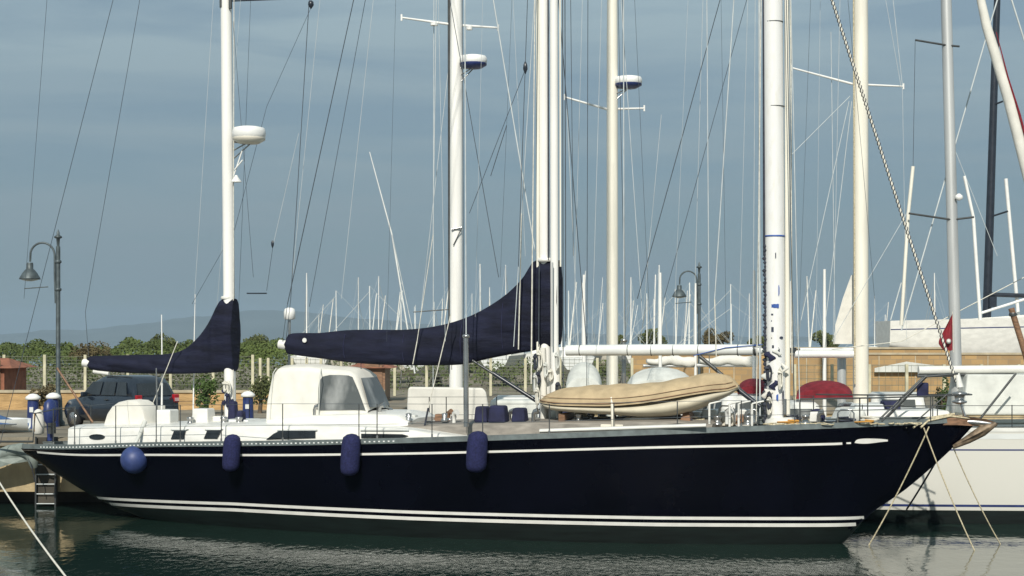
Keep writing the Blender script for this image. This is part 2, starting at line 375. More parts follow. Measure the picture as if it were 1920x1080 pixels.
# after coachroof
def cabw(s): return min(YH.b(s)-.42, 1.75)
def trunk(pxs, tops, wf, m, name, inner=.12, parent=Y, n=50):
    rows = []; x0, x1 = V(pxs[0], 800, -1).x, V(pxs[-1], 800, -1.5).x
    ptab = [(V(p, t, -wf(V(p, t, -1.3).x)).x, V(p, t, -wf(V(p, t, -1.3).x)).z) for p, t in zip(pxs, tops)]
    for i in range(n):
        x = ptab[0][0]+(ptab[-1][0]-ptab[0][0])*i/(n-1)
        w_ = wf(x); zt = max(smooth_tab(ptab, x), YH.z(x)-.02); zb = YH.z(x)-.08
        r = min(.045, (zt-zb)*.4)
        half = [(w_+.03, zb), (w_, zt-r), (w_-.03, zt-r*.35), (w_-inner, zt), (w_*.4, zt+.05)]
        rows.append([Vector((x, -a, z)) for a, z in half]+[Vector((x, a, z)) for a, z in half[::-1]])
    mb = MB().rings(rows, False, False)
    k = len(rows[0]); mb.f.append(list(range(k))); mb.sm.append(False); q = (n-1)*k; mb.f.append([q+i for i in range(k)][::-1]); mb.sm.append(False)
    return mb.build(name, m, parent)
cab = trunk([124, 250, 420, 560, 680, 760, 830, 905], [802, 800, 797, 798, 800, 805, 815, 826], cabw, 'gel', 'coachroof')
def side_window(poly, name='portlight', m='glass', par=cab, proud=.012, wf=cabw):
    vs = []
    for px, py in poly:
        x = V(px, py, -1.3).x; lat = -(wf(x)+proud); p = V(px, py, lat); p.y = -(wf(p.x)+.033+proud)
        vs.append(p)
    n = len(vs); back = [p+Vector((0, .03, 0)) for p in vs]
    MB().add(vs+back, [tuple(range(n))]+[(i, i+n, (i+1) % n+n, (i+1) % n) for i in range(n)], False).build(name, m, par)
def ellipse(cx, cy, rx, ry, n=16): return [(cx+rx*math.cos(a*math.tau/n), cy+ry*math.sin(a*math.tau/n)) for a in range(n)]
side_window(ellipse(181, 819, 15, 5))
side_window([(328, 808), (350, 808), (346, 823), (322, 823)])
side_window([(391, 806), (417, 806), (409, 822), (384, 822)])
side_window([(524, 808), (592, 808), (592, 821), (500, 824), (514, 813)])
side_window([(678, 813), (755, 814), (766, 817), (755, 821), (678, 821)])
side_window([(840, 819), (868, 820), (860, 824), (838, 823)])
# frames of the two opening ports
for px in (337, 401):
    side_window([(px-16, 804), (px+18, 804), (px+13, 806), (px-13, 806)], 'port_frame', 'gel_cool', cab, .02)
for a_, b_ in ((524, 592), (680, 764)):
    side_window([(a_-4, 805), (b_+3, 805), (b_+3, 807), (a_-4, 807)], 'window_trim', 'gel_cool', cab, .02)
# forward teak topped coachroof
trunk([700, 800, 950, 1100, 1250, 1335], [800, 797, 793, 791, 789, 796], lambda s: 1.25, 'teak', 'deck_house', .1)
dh = trunk([500, 540, 640, 740, 765], [787, 782, 777, 778, 790], lambda s: 1.15, 'gel', 'companionway_roof', .3)
def top_piece(name, m, px, py, lat, d, parent=Y, rot=0, top=1.0, bevel=.015):   # a box standing on row py
    p = V(px, py, lat); return MB().box((p.x, p.y, p.z+d[2]/2), d, Matrix.Rotation(rot, 3, 'Z'), top).build(name, m, parent, bevel=bevel)
# spray dodger on the companionway
def dodger():
    st = [  # px, bottom row, top row
        (500, 790, 740), (508, 790, 700), (518, 790, 688), (545, 790, 686), (575, 788, 686), (598, 788, 689), (635, 786, 691), (654, 785, 694), (664, 784, 701), (676, 783, 732), (688, 783, 768)]
    rows = []
    for px, yb, yt in st:
        a = V(px, yb, -.8); b = V(px, yt, -.7); zt = b.z; zb = a.z; x = a.x
        r = min(.2, (zt-zb)*.4)
        half = [(.82, zb), (.80, zb+(zt-zb)*.4), (.75, zt-r*.8), (.69, zt-r*.28), (.56, zt-.02), (.3, zt+.03), (0, zt+.04)]
        rows.append([Vector((x, -q, z)) for q, z in half]+[Vector((x, q, z)) for q, z in half[-2::-1]])
    o = MB().rings(rows, False, False)
    k = len(rows[0]); o.f.append(list(range(k))); o.sm.append(False)
    ob = o.build('spray_dodger', 'canvas', Y)
    for sgn in (-1, 1):      # clear side panel, set just proud of the canvas
        mb = MB()
        poly = [(597, 769), (597, 728), (598, 714), (604, 706), (617, 703), (635, 703), (652, 704), (660, 707), (672, 732), (686, 768)]
        vs = []
        for px, py in poly:
            p = V(px, py, -.8); zb, zt = V(640, 787, -.8).z, V(640, 694, -.8).z; f = (p.z-zb)/(zt-zb)
            p.y = -.835 if f < .4 else -(.83-.05*(f-.4)/.35); vs.append(Vector((p.x, p.y if sgn < 0 else -p.y, p.z)))
        mb.add(vs, [tuple(range(len(vs)))], False)
        mb.build('clear_panel', 'vinyl', ob)
    fr = []
    for px, py, hw in ((667, 709, .55), (677, 734, .64), (687, 764, .70)):
        p = V(px, py, -.8); fr.append([Vector((p.x+.035, q*hw, p.z)) for q in (-1, -.5, 0, .5, 1)])
    MB().rings(fr, False, False).build('clear_windscreen', 'vinyl', ob)
    MB().tube([V(506, 789, -.83), V(512, 700, -.78), V(518, 690, -.66)], .012).build('canvas_seam', 'canvas_grey', ob)
    MB().tube([V(597, 786, -.83), V(600, 705, -1.1), V(602, 692, -.70)], .012).build('canvas_seam', 'canvas_grey', ob)
dodger()
# white canvas hood over the steering wheel
def wheel_cover():
    poly = [(196, 802), (197, 790), (202, 775), (211, 762), (223, 754), (240, 750), (258, 751), (268, 757), (274, 770), (278, 790), (281, 802)]
    f, b = [], []
    for px, py in poly:
        p = V(px, py, -.45); f.append(p); b.append(Vector((p.x, p.y+.55, p.z)))
    fi = [Vector((p.x*.94+f[5].x*.06, p.y-.09, p.z-.04 if p.z > f[0].z+.1 else p.z)) for p in f]
    n = len(f); mb = MB().rings([fi, f, b], False, False); mb.f.append(list(range(n))); mb.sm.append(False); mb.f.append([2*n+i for i in range(n)][::-1]); mb.sm.append(False)
    ob = mb.build('wheel_cover', 'canvas', Y)
    s_ = MB().tube([V(238, 751, -.55), V(243, 802, -.55)], .008); s_.build('canvas_seam', 'canvas_grey', ob)
wheel_cover()
top_piece('cockpit_locker', 'gel', 314, 800, -.4, (.42, .5, .46), bevel=.04)
top_piece('winch_box', 'gel', 382, 797, -.5, (.5, .5, .44), top=.86, bevel=.04)
top_piece('winch_box', 'gel', 412, 797, -.3, (.3, .3, .24), bevel=.04)
top_piece('cockpit_seat', 'gel_cool', 455, 797, -.4, (.7, .8, .16), bevel=.04)
top_piece('cockpit_seat', 'gel', 235, 806, -.2, (1.2, .8, .12), bevel=.04)
def winch(px, py, lat, r=.11, h=.2):
    p = V(px, py, lat); o = MB().lathe([(r*1.1, 0), (r*1.1, .03), (r*.7, .06), (r*.62, h*.6), (r*.9, h*.85), (r*.9, h), (r*.2, h+.02)], p, 14).build('winch', 'steel', Y)
    return o
for px, py, lat in [(357, 797, -.9), (420, 797, -.9), (448, 797, -.9), (735, 797, -1.0), (760, 797, -.8), (1085, 792, -.9), (1108, 792, -.5), (1402, 796, -.9), (1510, 795, -.7), (1130, 792, .2), (942, 794, -.9), (1345, 796, -.7)]:
    winch(px, py, lat)
# navy covers on the winch islands, vents, hatches, a life raft
for px, lat, d in [(905, -.9, (.36, .4, .40)), (935, -1, (.46, .4, .42)), (975, -.9, (.36, .4, .36)), (437, -.2, (.22, .3, .62)), (452, -.7, (.2, .3, .36))]:
    top_piece('winch_cover', 'navy_canvas', px, 792 if px > 500 else 796, lat, d, top=.82, bevel=.05)
def vent(px, py, lat, h=.28):
    p = V(px, py, lat); MB().tube([p, p+Vector((0, 0, h*.7)), p+Vector((.03, 0, h*.92)), p+Vector((.12, 0, h))], [.05, .05, .065, .08]).build('cowl_vent', 'steel', Y)
for a in [(590, 782, -.8), (955, 792, -.7), (1000, 792, -1), (1398, 796, -.5), (1535, 795, -.4), (712, 780, -.6)]: vent(*a)
for px, lat in [(828, -.4), (1060, 0), (1560, 0)]:
    top_piece('deck_hatch', 'glass', px, 794, lat, (.6, .6, .07))
p = V(1205, 797, -.7)
MB().rings([[Vector((p.x+a*.95, p.y+.4*math.cos(k*math.tau/16)*q, p.z+.02+.22*max(0, math.sin(k*math.tau/16))*q)) for k in range(16)] for a, q in ((-.55, .3), (-.45, .75), (-.2, 1), (.2, 1), (.45, .75), (.55, .3))]).build('skylight_hood', 'gel_warm', Y)
top_piece('deck_box', 'gel_warm', 1150, 803, -1.1, (.55, .35, .1))
top_piece('dinghy_chock', 'wood', 1062, 794, -.6, (.16, .9, .26)); top_piece('dinghy_chock', 'wood', 1290, 796, -.6, (.3, .9, .3), top=.5)
p0 = V(1150, 800, -1.35)
MB().tube([p0, V(1149, 785, -1.35), V(1148, 760, -1.35), V(1146, 745, -1.3)], [.05, .045, .04, .025]).build('davit_post', 'gel_warm', Y)
for px in (1330, 1368, 1385, 1410):
    MB().tube([V(px, 800, -1.1), V(px, 757, -1.1)], .028).tube([V(px, 757, -1.1), V(px+22, 752, -1.0)], .02).build('pin_rail_post', 'gel', Y)
for k, px in enumerate((1300, 1330, 1361, 1392)):
    top_piece('deck_locker', ['gel', 'gel_cool', 'gel_warm', 'gel'][k], px+3, 798, .2+.1*k, (.35, .5, .34+.06*(k % 2)), bevel=.03)
# steering pedestal, stern gear and antennas
MB().tube([V(140, 826, -.5), V(140, 762, -.5)], .02).build('antenna_pole', 'steel', Y)
MB().tube([V(303, 800, .3), V(304, 700, .3), V(303, 590, .3)], [.03, .022, .014]).build('antenna', 'white_plastic', Y)
MB().tube([V(295, 800, -.6), V(293, 690, -.6)], .02).build('antenna', 'steel', Y)
MB().tube([V(362, 800, .5), V(364, 650, .5), V(366, 552, .5)], [.022, .018, .010]).build('antenna', 'white_plastic', Y)
o = MB().tube([V(542, 690, .6), V(543, 600, .6)], .035).build('antenna_post', 'steel', Y)
q = V(543, 598, .6); MB().lathe([(.09, -.02), (.15, 0), (.155, .18), (.13, .27), (.06, .30)], q, 18).build('antenna_dome', 'white_plastic', o)
rc = random.Random(8)
for k in range(46):
    px = rc.uniform(945, 1660) if k % 4 else rc.uniform(700, 930); lat = rc.uniform(-1.15, .9) if px < 1350 else rc.uniform(-.7, .5); p = V(px, rc.uniform(790, 799), lat); q = k % 6; mm = rc.choice(['gel', 'dark_steel', 'steel', 'navy_canvas', 'gel_warm', 'wood', 'gel_cool', 'canvas_grey'])
    if q == 0: MB().box(p+Vector((0, 0, .12)), (rc.uniform(.15, .4), .25, .24), None, .85).build('deck_locker', mm, Y, bevel=.02)
    elif q == 1: MB().tube([p, p+Vector((0, 0, .3)), p+Vector((.07, 0, .38)), p+Vector((.3, 0, .38)), p+Vector((.37, 0, .3)), p+Vector((.37, 0, 0))], .018, 6).build('grab_rail', 'steel', Y)
    elif q == 2: MB().lathe([(.09, 0), (.1, .05), (.06, .1), (.08, .2), (.02, .22)], p, 10).build('deck_winch', 'steel', Y)
    elif q == 3: MB().tube([p+Vector((.25*math.cos(a)*(1-a*.02), .14*math.sin(a), .02+.012*a)) for a in [j*.6 for j in range(20)]], .022, 6).build('rope_coil', rc.choice(['rope', 'rope_white', 'rope_dark']), Y)
    elif q == 4: MB().tube([p, p+Vector((0, 0, .16)), p+Vector((0, 0, .3)), p+Vector((.1, -.05, .34))], [.05, .045, .06, .08], 8).build('cowl_vent', mm, Y)
    else: MB().lathe([(.05, 0), (.17, .03), (.2, .16), (.15, .3), (.04, .34)], p, 10, flat=.7).build('sail_bag', rc.choice(['canvas_grey', 'navy_canvas', 'canvas', 'tan_canvas']), Y)
# ---- stanchions, lifelines
posts = [100, 140, 217, 293, 338, 415, 530, 673, 707, 810, 905, 1030, 1151, 1270, 1390, 1500]
def edge(px, py, sgn=-1, inset=.1):
    x = V(px, py, -1.5).x
    for _ in range(4): x = V(px, py, sgn*(YH.b(x)-inset)).x
    return V(px, py, sgn*(YH.b(x)-inset))
def line_y(px, lvl): return lerp([(60, 768), (140, 762), (530, 757), (1000, 758), (1300, 752), (1650, 748)], px)+(0 if lvl == 0 else 40)
for sgn in (-1, 1):
    top_pts = [[], []]
    for px in posts:
        a = edge(px, 0, -1); a.z = YH.z(a.x)+.1; a.y *= -sgn
        zt = edge(px, line_y(px, 0), -1).z; b = Vector((a.x, a.y, zt))
        st = MB().tube([a, b], .0135).build('stanchion', 'dark_steel', Y)
        MB().tube([a, a+Vector((0, 0, .08))], .025).build('stanchion_socket', 'steel', st)
        top_pts[0].append(b); top_pts[1].append(a+(b-a)*.42)
    for r_ in top_pts: MB().tube(r_, .006, 6).build('lifeline', 'wire', Y)
# bow pulpit
mb = MB()
for sgn in (-1, 1):
    f = lambda px, py, l: Vector((V(px, py, l).x, V(px, py, l).y*-sgn, V(px, py, l).z))
    mb.tube([f(1500, 748, -1.55), f(1640, 746, -.95), f(1770, 742, -.42), f(1815, 740, -.2)], .018)
    mb.tube([f(1500, 772, -1.55), f(1650, 768, -.95), f(1770, 764, -.42)], .009)
    mb.tube([f(1653, 790, -.85), f(1735, 706, -.6), f(1796, 701, -.3)], .020)
    mb.tube([f(1720, 788, -.6), f(1775, 740, -.42)], .016)
    mb.tube([f(1612, 795, -1.05), f(1612, 747, -1.05)], .016)
    mb.tube([f(1745, 790, -.5), f(1745, 744, -.5)], .013)
mb.tube([V(1815, 740, -.2), V(1822, 740, 0), Vector((V(1815, 740, -.2).x, .2, V(1815, 740, -.2).z))], .018)
mb.build('bow_pulpit', 'dark_steel', Y)
# bow platform, roller and anchor
p = V(1800, 795, 0)
mb = MB().add([V(1700, 797, -.45), V(1790, 778, -.32), V(1850, 786, -.18), V(1872, 794, 0), V(1850, 800, 0), V(1795, 797, -.3),
               V(1700, 797, .45), V(1790, 778, .32), V(1850, 786, .18), V(1872, 794, .001)], [(0, 5, 1), (1, 5, 4, 2), (2, 4, 3), (0, 1, 7, 6), (1, 2, 8, 7), (2, 3, 9, 8)], False)
plat = mb.build('bow_platform', 'wood', Y)
MB().tube([V(1775, 788, -.15), V(1835, 792, -.12), V(1868, 796, -.08)], [.06, .07, .03]).build('bow_roller', 'steel', Y)
anc = MB().tube([V(1800, 790, -.12), V(1848, 800, -.12), V(1868, 797, -.12)], .03)
anc.add([V(1868, 795, -.12), V(1836, 812, -.30), V(1790, 835, -.16), V(1812, 822, .12), V(1850, 800, .16)], [(0, 1, 2), (0, 2, 3), (0, 3, 4)], True)
anc.add([V(1868, 797, -.12), V(1836, 814, -.28), V(1790, 837, -.14), V(1812, 824, .10), V(1850, 802, .14)], [(0, 2, 1), (0, 3, 2), (0, 4, 3)], True)
anc.tube([V(1788, 838, -.1), V(1815, 824, -.1), V(1842, 808, -.1), V(1868, 794, -.1)], [.05, .10, .13, .05], 10)
anc.build('anchor', mat('anchor_iron', (.20, .15, .10), .6, metal=.4, var=.4, scale=8), Y)
for k in range(3):
    pts = [V(1698+14*k, 802, -.62), V(1712+14*k, 795-3*k, -.5), V(1740+20*k, 784-2*k, -.35), V(1790+14*k, 776+4*k, -.2)]
    MB().tube(pts, .025).build('mooring_rope_turn', 'rope', Y)
mb = MB()
for i in range(26):
    px = 1440+i*11; c = V(px, 798-.04*i, -1.2+.02*i+random.uniform(-.2, .2)); rr = random.uniform(.05, .16)
    mb.tube([c+Vector((rr*math.cos(a), rr*math.sin(a)*.9, .03*random.random()+.02)) for a in [j*.7 for j in range(10)]], .016, 6, flat=1)
mb.build('rope_coils', 'rope', Y)
mb = MB()
for px in (1475, 1482, 1620): 
    c = V(px, 796, -1.0); mb.tube([c+Vector((.22*math.cos(a), .1*math.sin(a), .02+.01*a)) for a in [j*.6 for j in range(14)]], .018, 6)
mb.build('orange_rope_coil', 'orange', Y)
# ---- masts
def ring_spar(pts, r, name, m, parent, n=20, flat=1.0): return MB().tube(pts, r, n, True, flat).build(name, m, parent)
# extrapolate line a->b (photo px) upward to row py
def ext(a, b, py): t = (py-a[1])/(b[1]-a[1]); return (a[0]+(b[0]-a[0])*t, py)
def mast(bot, top, pytop, r, name, m, lat=0, parent=Y):
    e = ext(bot, top, pytop)
    A = V(bot[0], bot[1], lat); B = V(e[0], e[1], lat)
    return ring_spar([A, A+(B-A)*.3, A+(B-A)*.8, B], [r, r, r*.92, r*.6], name, m, parent)
miz = mast((432, 797), (424, 0), -620, .155, 'mizzen_mast', 'mast_white')
main = mast((1023, 795), (1018, 0), -1450, .135, 'main_mast', 'mast_white')
fore = mast((1455, 796), (1449, 0), -1250, .235, 'fore_mast', 'mast_stained', -.05)
def near(a, b, lat, r, name, m, par, n=10): return MB().tube([V(a[0], a[1], lat), V(b[0], b[1], lat)], r, n).build(name, m, par)
# second column (furled sail in its track) and luff groove of the main mast
near((1040, 740), (1036, -1200), -.22, .10, 'furled_sail_column', 'mast_white', main, 14)
near((1009, 745), (1007, -1200), -.12, .045, 'track', 'mast_cream', main, 8)
near((1028, 488), (1027, -1200), -.16, .018, 'halyard', 'rope_dark', main, 6)
near((1051, 500), (1048, -1200), -.2, .022, 'track', 'mast_cream', main, 6)
near((1056, 760), (1053, -1200), -.1, .012, 'halyard', 'wire', main, 6)
near((1061, 640), (1056, -1200), .1, .012, 'halyard', 'wire', main, 6)
MB().lathe([(.2, -.04), (.22, -.04), (.22, .05), (.17, .05)], V(1022, 488, 0), 18).build('sail_cover_collar', 'gel', main)
# foremast details
near((1477, 786), (1473, -1200), -.02, .06, 'track', 'mast_cream', fore, 8)
near((1433, 480), (1429, -1200), -.15, .03, 'halyard', 'rope_dark', fore, 6)
mb = MB()
for i in range(44):   # knotted dark lashing down the fore side
    y = 462+i*7.6; mb.lathe([(.02, -.05), (.055+.012*math.sin(i*2.3), 0), (.02, .05)], V(1434.5+.012*i+1.2*math.sin(i*1.7), y, -.16), 8)
mb.build('lashing', 'rope_dark', fore)
near((1425, 780), (1421, -1200), -.1, .02, 'halyard', 'wire_light', fore, 6)
near((1485, 700), (1478, -1200), .1, .016, 'halyard', 'rope_white', fore, 6)
def band(px, py, r, h, m, par, name='band', lat=0): return MB().lathe([(r, -h/2), (r+.004, -h/2), (r+.004, h/2), (r, h/2)], V(px, py, lat), 22).build(name, m, par)
band(1452.5, 443, .236, .04, 'blue_band', fore, lat=-.05); band(1450, 42, .232, .02, 'dark_steel', fore, lat=-.05)
band(1452, 200, .234, .015, 'dark_steel', fore, lat=-.05)
for i, (px, py, sx, sy, mm) in enumerate([(1457, 480, 2, 14, 'stain'), (1440, 507, 2, 8, 'stain'), (1463, 545, 2, 22, 'blue_band'), (1456, 574, 14, 9, 'blue_band'), (1450, 590, 5, 4, 'stain'), (1446, 602, 8, 4, 'stain'), (1451, 618, 5, 12, 'stain'), (1467, 633, 6, 5, 'stain'), (1444, 634, 12, 4, 'stain'), (1463, 660, 3, 20, 'stain'), (1452, 650, 4, 8, 'stain'), (1466, 700, 4, 22, 'stain'), (1460, 745, 4, 16, 'blue_band'), (1470, 745, 3, 30, 'stain')]):
    c = V(px, py, -.05); A = V(1453+py*.004, py, -.05); dx = c.x-A.x; r = .242; n = 6
    wdt = sx/80; hgt = sy/80; vs = []
    for k in range(n+1):
        x = dx-wdt/2+wdt*k/n; x = max(-.23, min(.23, x)); yy = -.05-math.sqrt(max(0, r*r-x*x)); taper = random.uniform(.5, 1)
        vs += [Vector((A.x+x, yy, A.z-hgt/2*taper)), Vector((A.x+x, yy, A.z+hgt/2*taper))]
    MB().add(vs, [(2*k, 2*k+2, 2*k+3, 2*k+1) for k in range(n)], False).build('scuff_mark', mm, fore)
# coiled halyards and cleats at the foot of each mast
def tangle(px, py0, py1, lat, r, n, mats, par, spread=18):
    for mm in mats:
        for i in range(max(2, n//2)):
            mb = MB(); y = random.uniform(py0, py1-12); x = px+random.uniform(-spread, spread); c = V(x, y, lat); a = random.uniform(.035, .06); h = random.uniform(.14, .26); pts = []
            for j in range(49):      # one hank: four turns hanging side by side
                t = j*math.tau/12; k = j//12; pts.append(c+Vector((a*math.sin(t)*(1-.12*k)+.012*k, -.03-.02*math.cos(2*t)-.012*k, h*(1-.08*k)*math.cos(t)-h)))
            mb.tube(pts, .017, 6); mb.tube([c+Vector((-.05, -.07, -h*.4)), c+Vector((.05, -.07, -h*.45))], .03, 6)
            mb.build('coiled_halyard', mm, par)
tangle(1452, 660, 765, -.33, .2, 4, ['rope_white', 'rope_dark'], fore, 13)
rt = random.Random(4)
for k, (px, py, w_, h_, mm) in enumerate([(1443, 668, .16, .30, 'navy_canvas'), (1458, 660, .12, .22, 'canvas_grey'), (1441, 705, .2, .34, 'canvas_grey'), (1452, 722, .14, .3, 'navy_canvas'), (1437, 738, .17, .3, 'canvas'), (1470, 690, .1, .3, 'canvas')]):
    c = V(px, py, -.30); rows = []; w_ *= .6; h_ *= .75
    for i in range(11):
        t = i/10; rr = w_*math.sin(math.pi*min(.97, max(.04, t)))**.6
        rows.append([c+Vector((rr*(1+.22*math.sin(3*a+k+t*5))*math.cos(a)+.05*math.sin(t*6+k), rr*.45*math.sin(a), h_*(t-.5))) for a in [j*math.tau/16 for j in range(16)]])
    MB().rings(rows).build('bundled_cloth', mm, fore)
tangle(1025, 655, 740, -.36, .2, 6, ['rope_white', 'rope_dark', 'canvas_grey'], main, 22)
tangle(430, 705, 765, -.2, .2, 4, ['rope_white', 'navy_canvas'], miz, 11)
for px, par in ((1020, main), (1047, main)):
    near((px, 792), (px-3, 652), -.22, .085 if px == 1020 else .065, 'halyard_bag', 'canvas', par, 10)
for px in (1440, 1471): near((px, 776), (px, 748), -.26, .05, 'mast_winch', 'steel', fore, 12)
p = V(1466, 796, -.05); MB().lathe([(.42, 0), (.40, .1), (.34, .16), (.26, .18)], p, 20).build('mast_step', 'gel', fore)
p = V(432, 797, 0); MB().lathe([(.26, 0), (.24, .08), (.17, .12)], p, 20).build('mast_step', 'gel', miz)
for py in (735, 758): near((418, py), (424, py-6), -.12, .06, 'mast_winch', 'navy_canvas', miz, 12)
# mizzen mast: spreader roots at the top, radar, floodlight
near((415, 14), (415, -30), -.1, .05, 'mast_fitting', 'dark_steel', miz, 8); near((432, 16), (432, -30), -.1, .05, 'mast_fitting', 'dark_steel', miz, 8)
near((430, 2), (560, -3), .5, .02, 'spreader', 'mast_dark', miz, 8)
def radar(c, parent, r=.36, h=.26, skirt='white_plastic', mast_pt=None):
    MB().lathe([(r*.55, -.03), (r*.92, 0), (r, h*.35), (r, h*.62), (r*.92, h*.9), (r*.6, h), (.02, h+.02)], c, 26).build('radar_dome', 'white_plastic', parent)
    MB().lathe([(.05, -.12), (r*.6, -.1), (r*.97, -.005), (r*.97, .05)], c, 26).build('radar_base', skirt, parent)
    if mast_pt is not None:
        mb = MB(); mp_ = Vector(mast_pt)
        mb.tube([mp_+Vector((0, 0, -.05)), c+Vector((0, 0, -.08))], .035).tube([mp_+Vector((0, 0, -.5)), c+Vector((.05, 0, -.1))], .02).tube([mp_+Vector((0, 0, -.28)), c+Vector((-.1, 0, -.1))], .02)
        mb.build('radar_bracket', 'steel', parent)
radar(V(467, 262, -.1), miz, .44, .34, 'gel_warm', V(438, 262, -.05))
near((440, 318), (455, 300), -.12, .02, 'bracket', 'white_plastic', miz, 8); near((438, 330), (455, 280), -.1, .018, 'bracket', 'white_plastic', miz, 8)
p = V(443, 337, -.12); MB().lathe([(.14, -.06), (.13, -.03), (.06, .06), (.03, .12)], p, 14).build('deck_light', 'white_plastic', miz)
near((437, 800), (440, -620), -.1, .012, 'halyard', 'rope_white', miz, 6)
# ---- booms under their covers
def sail_cover(tab, name, lat0, wtop, wbot, m='cover', n=70):
    xs = [t[0] for t in tab]; tt = [(a, b) for a, b, c in tab]; bt = [(a, c) for a, b, c in tab]; rows = []
    for i in range(n):
        u = i/(n-1); px = xs[0]+(xs[-1]-xs[0])*(u**1.0)
        a = V(px, smooth_tab(tt, px), lat0); b = V(px, smooth_tab(bt, px), lat0)
        zc, hh = (a.z+b.z)/2, (a.z-b.z)/2; fold = .016*math.sin(px*.21)+.014*math.sin(px*.083+2)+.008*math.sin(px*.47+1)
        e = min(1, max(.25, math.sqrt(max(0, (px-xs[0])/10)))) if i < n*.1 else 1
        ring = []
        for k in range(28):
            t = k*math.tau/28; sz = math.sin(t); cy = math.cos(t)
            wd = (wbot if sz < 0 else wbot+(wtop-wbot)*sz)*e
            wd = max(wd, .27*max(0, min(1, (px-(xs[-1]-62))/24)))
            ring.append(Vector((a.x, lat0+(abs(cy)**.8)*math.copysign(1, cy)*(wd+fold*(1-abs(sz))+.02*math.sin(6*sz+px*.06)+.008*math.sin(13*sz-px*.1)), zc+hh*(abs(sz)**.9)*math.copysign(1, sz))))
        rows.append(ring)
    return MB().rings(rows).build(name, m, Y)
mc = sail_cover([(534, 641, 652), (538, 630, 662), (548, 625, 665), (600, 624, 672), (650, 619, 679), (700, 618, 683), (760, 618, 685), (820, 611, 685), (870, 597, 683), (910, 578, 674), (950, 551, 666), (980, 521, 661), (998, 492, 658), (1006, 488, 656), (1050, 488, 646)], 'main_sail_cover', 0, .10, .24)
zc_ = sail_cover([(164, 672, 686), (170, 668, 693), (200, 667, 697), (260, 665, 700), (310, 664, 701), (345, 655, 701), (372, 632, 700), (395, 599, 699), (410, 570, 698), (417, 561, 697), (442, 560, 696)], 'mizzen_sail_cover', 0, .09, .19)
near((524, 645), (560, 650), 0, .12, 'boom_end', 'gel', mc, 14); near((157, 680), (180, 683), 0, .11, 'boom_end', 'gel', zc_, 14)
near((176, 696), (205, 700), -.05, .06, 'boom_block', 'gel', zc_, 10)
c = V(571, 638, -.27); MB().lathe([(.06, -.01), (.062, .01), (.02, .014)], c, 14, 'y').build('emblem', 'gel', mc)
MB().lathe([(.17, -.03), (.19, 0), (.17, .05)], V(427, 559, 0), 18).build('sail_cover_collar', 'gel', miz)
tt_ = [(548, 665), (600, 672), (650, 679), (700, 683), (760, 685), (820, 685), (870, 683), (910, 674), (950, 666), (980, 661), (1006, 656)]
for px in range(575, 985, 34):   # lacing ties hanging under the boom
    y_ = smooth_tab(tt_, px); p = V(px, y_-1, -.03)
    MB().tube([p+Vector((0, .05, .02)), p+Vector((.01, -.03, -.03)), p+Vector((.015, -.04, -.03-.05*(1+px % 3)))], .008, 5).build('lacing_tie', 'rope_dark', mc)
for px, yt, yb in ((650, 619, 679), (760, 618, 685), (868, 598, 683), (945, 555, 667)):   # sewn joins between the cloths
    pts = []
    for k in range(9):
        q = V(px+1.5*k/8, yt+(yb-yt)*k/8, 0); sz = 1-2*k/8; wd = (.24 if sz < 0 else .24-.14*sz)*max(.15, math.sqrt(max(0, 1-sz*sz)))
        pts.append(Vector((q.x, -wd-.018, q.z)))
    MB().tube(pts[1:-1], .008, 5).build('cover_seam', 'navy_canvas', mc)
# folds
for a, b, par in [((700, 619), (705, 683), mc), ((880, 594), (884, 681), mc)]:
    pass
# fore boom, bare
fb = MB().tube([V(1062, 657, 0), V(1240, 656, 0), V(1415, 656, 0), V(1432, 658, 0)], [.135, .14, .13, .06], 18).build('fore_boom', 'gel_cool', Y)
MB().lathe([(.14, -.03), (.145, 0), (.14, .03)], V(1416, 656, 0), 18, 'x').build('boom_fitting', 'dark_steel', fb)
for px in (1088, 1178, 1222, 1263, 1310, 1384): MB().lathe([(.139, -.01), (.146, 0), (.139, .01)], V(px, 656.5, 0), 18, 'x').build('boom_strap', 'dark_steel', fb)
MB().tube([V(1300, 667, -.14), V(1360, 652, -.15), V(1430, 646, -.14)], .012, 6).build('reefing_line', 'blue_band', fb)
# boom vangs
near((1312, 668), (1425, 762), -.12, .045, 'boom_vang', 'dark_steel', fore, 10); near((1345, 700), (1425, 762), -.12, .06, 'boom_vang', 'mast_dark', fore, 10)
near((886, 676), (1006, 752), -.12, .035, 'boom_vang', 'dark_steel', main, 10); near((925, 700), (1006, 752), -.12, .05, 'boom_vang', 'mast_dark', main, 10)
# shroud tubes
def shroud(pxb, pyb, pyt_tube, ptop, lat, par, r=.065):
    o = near((pxb, pyb), (pxb-.5, pyt_tube), lat, r, 'shroud_tensioner', 'steel', par, 12)
    MB().lathe([(r, -.02), (r*1.5, 0), (r*1.4, .05), (r*.4, .07)], V(pxb, pyt_tube, lat), 12).build('collar', 'steel', o)
    near((pxb, pyt_tube), ptop, lat, .014, 'shroud', 'wire_light', par, 6)
shroud(874, 800, 632, (868, -900), -1.8, main)
shroud(1170, 798, 640, (1168, -900), .6, fore, .06)
near((1100, 790), (1105, -900), 1.2, .009, 'shroud', 'wire', fore, 6)
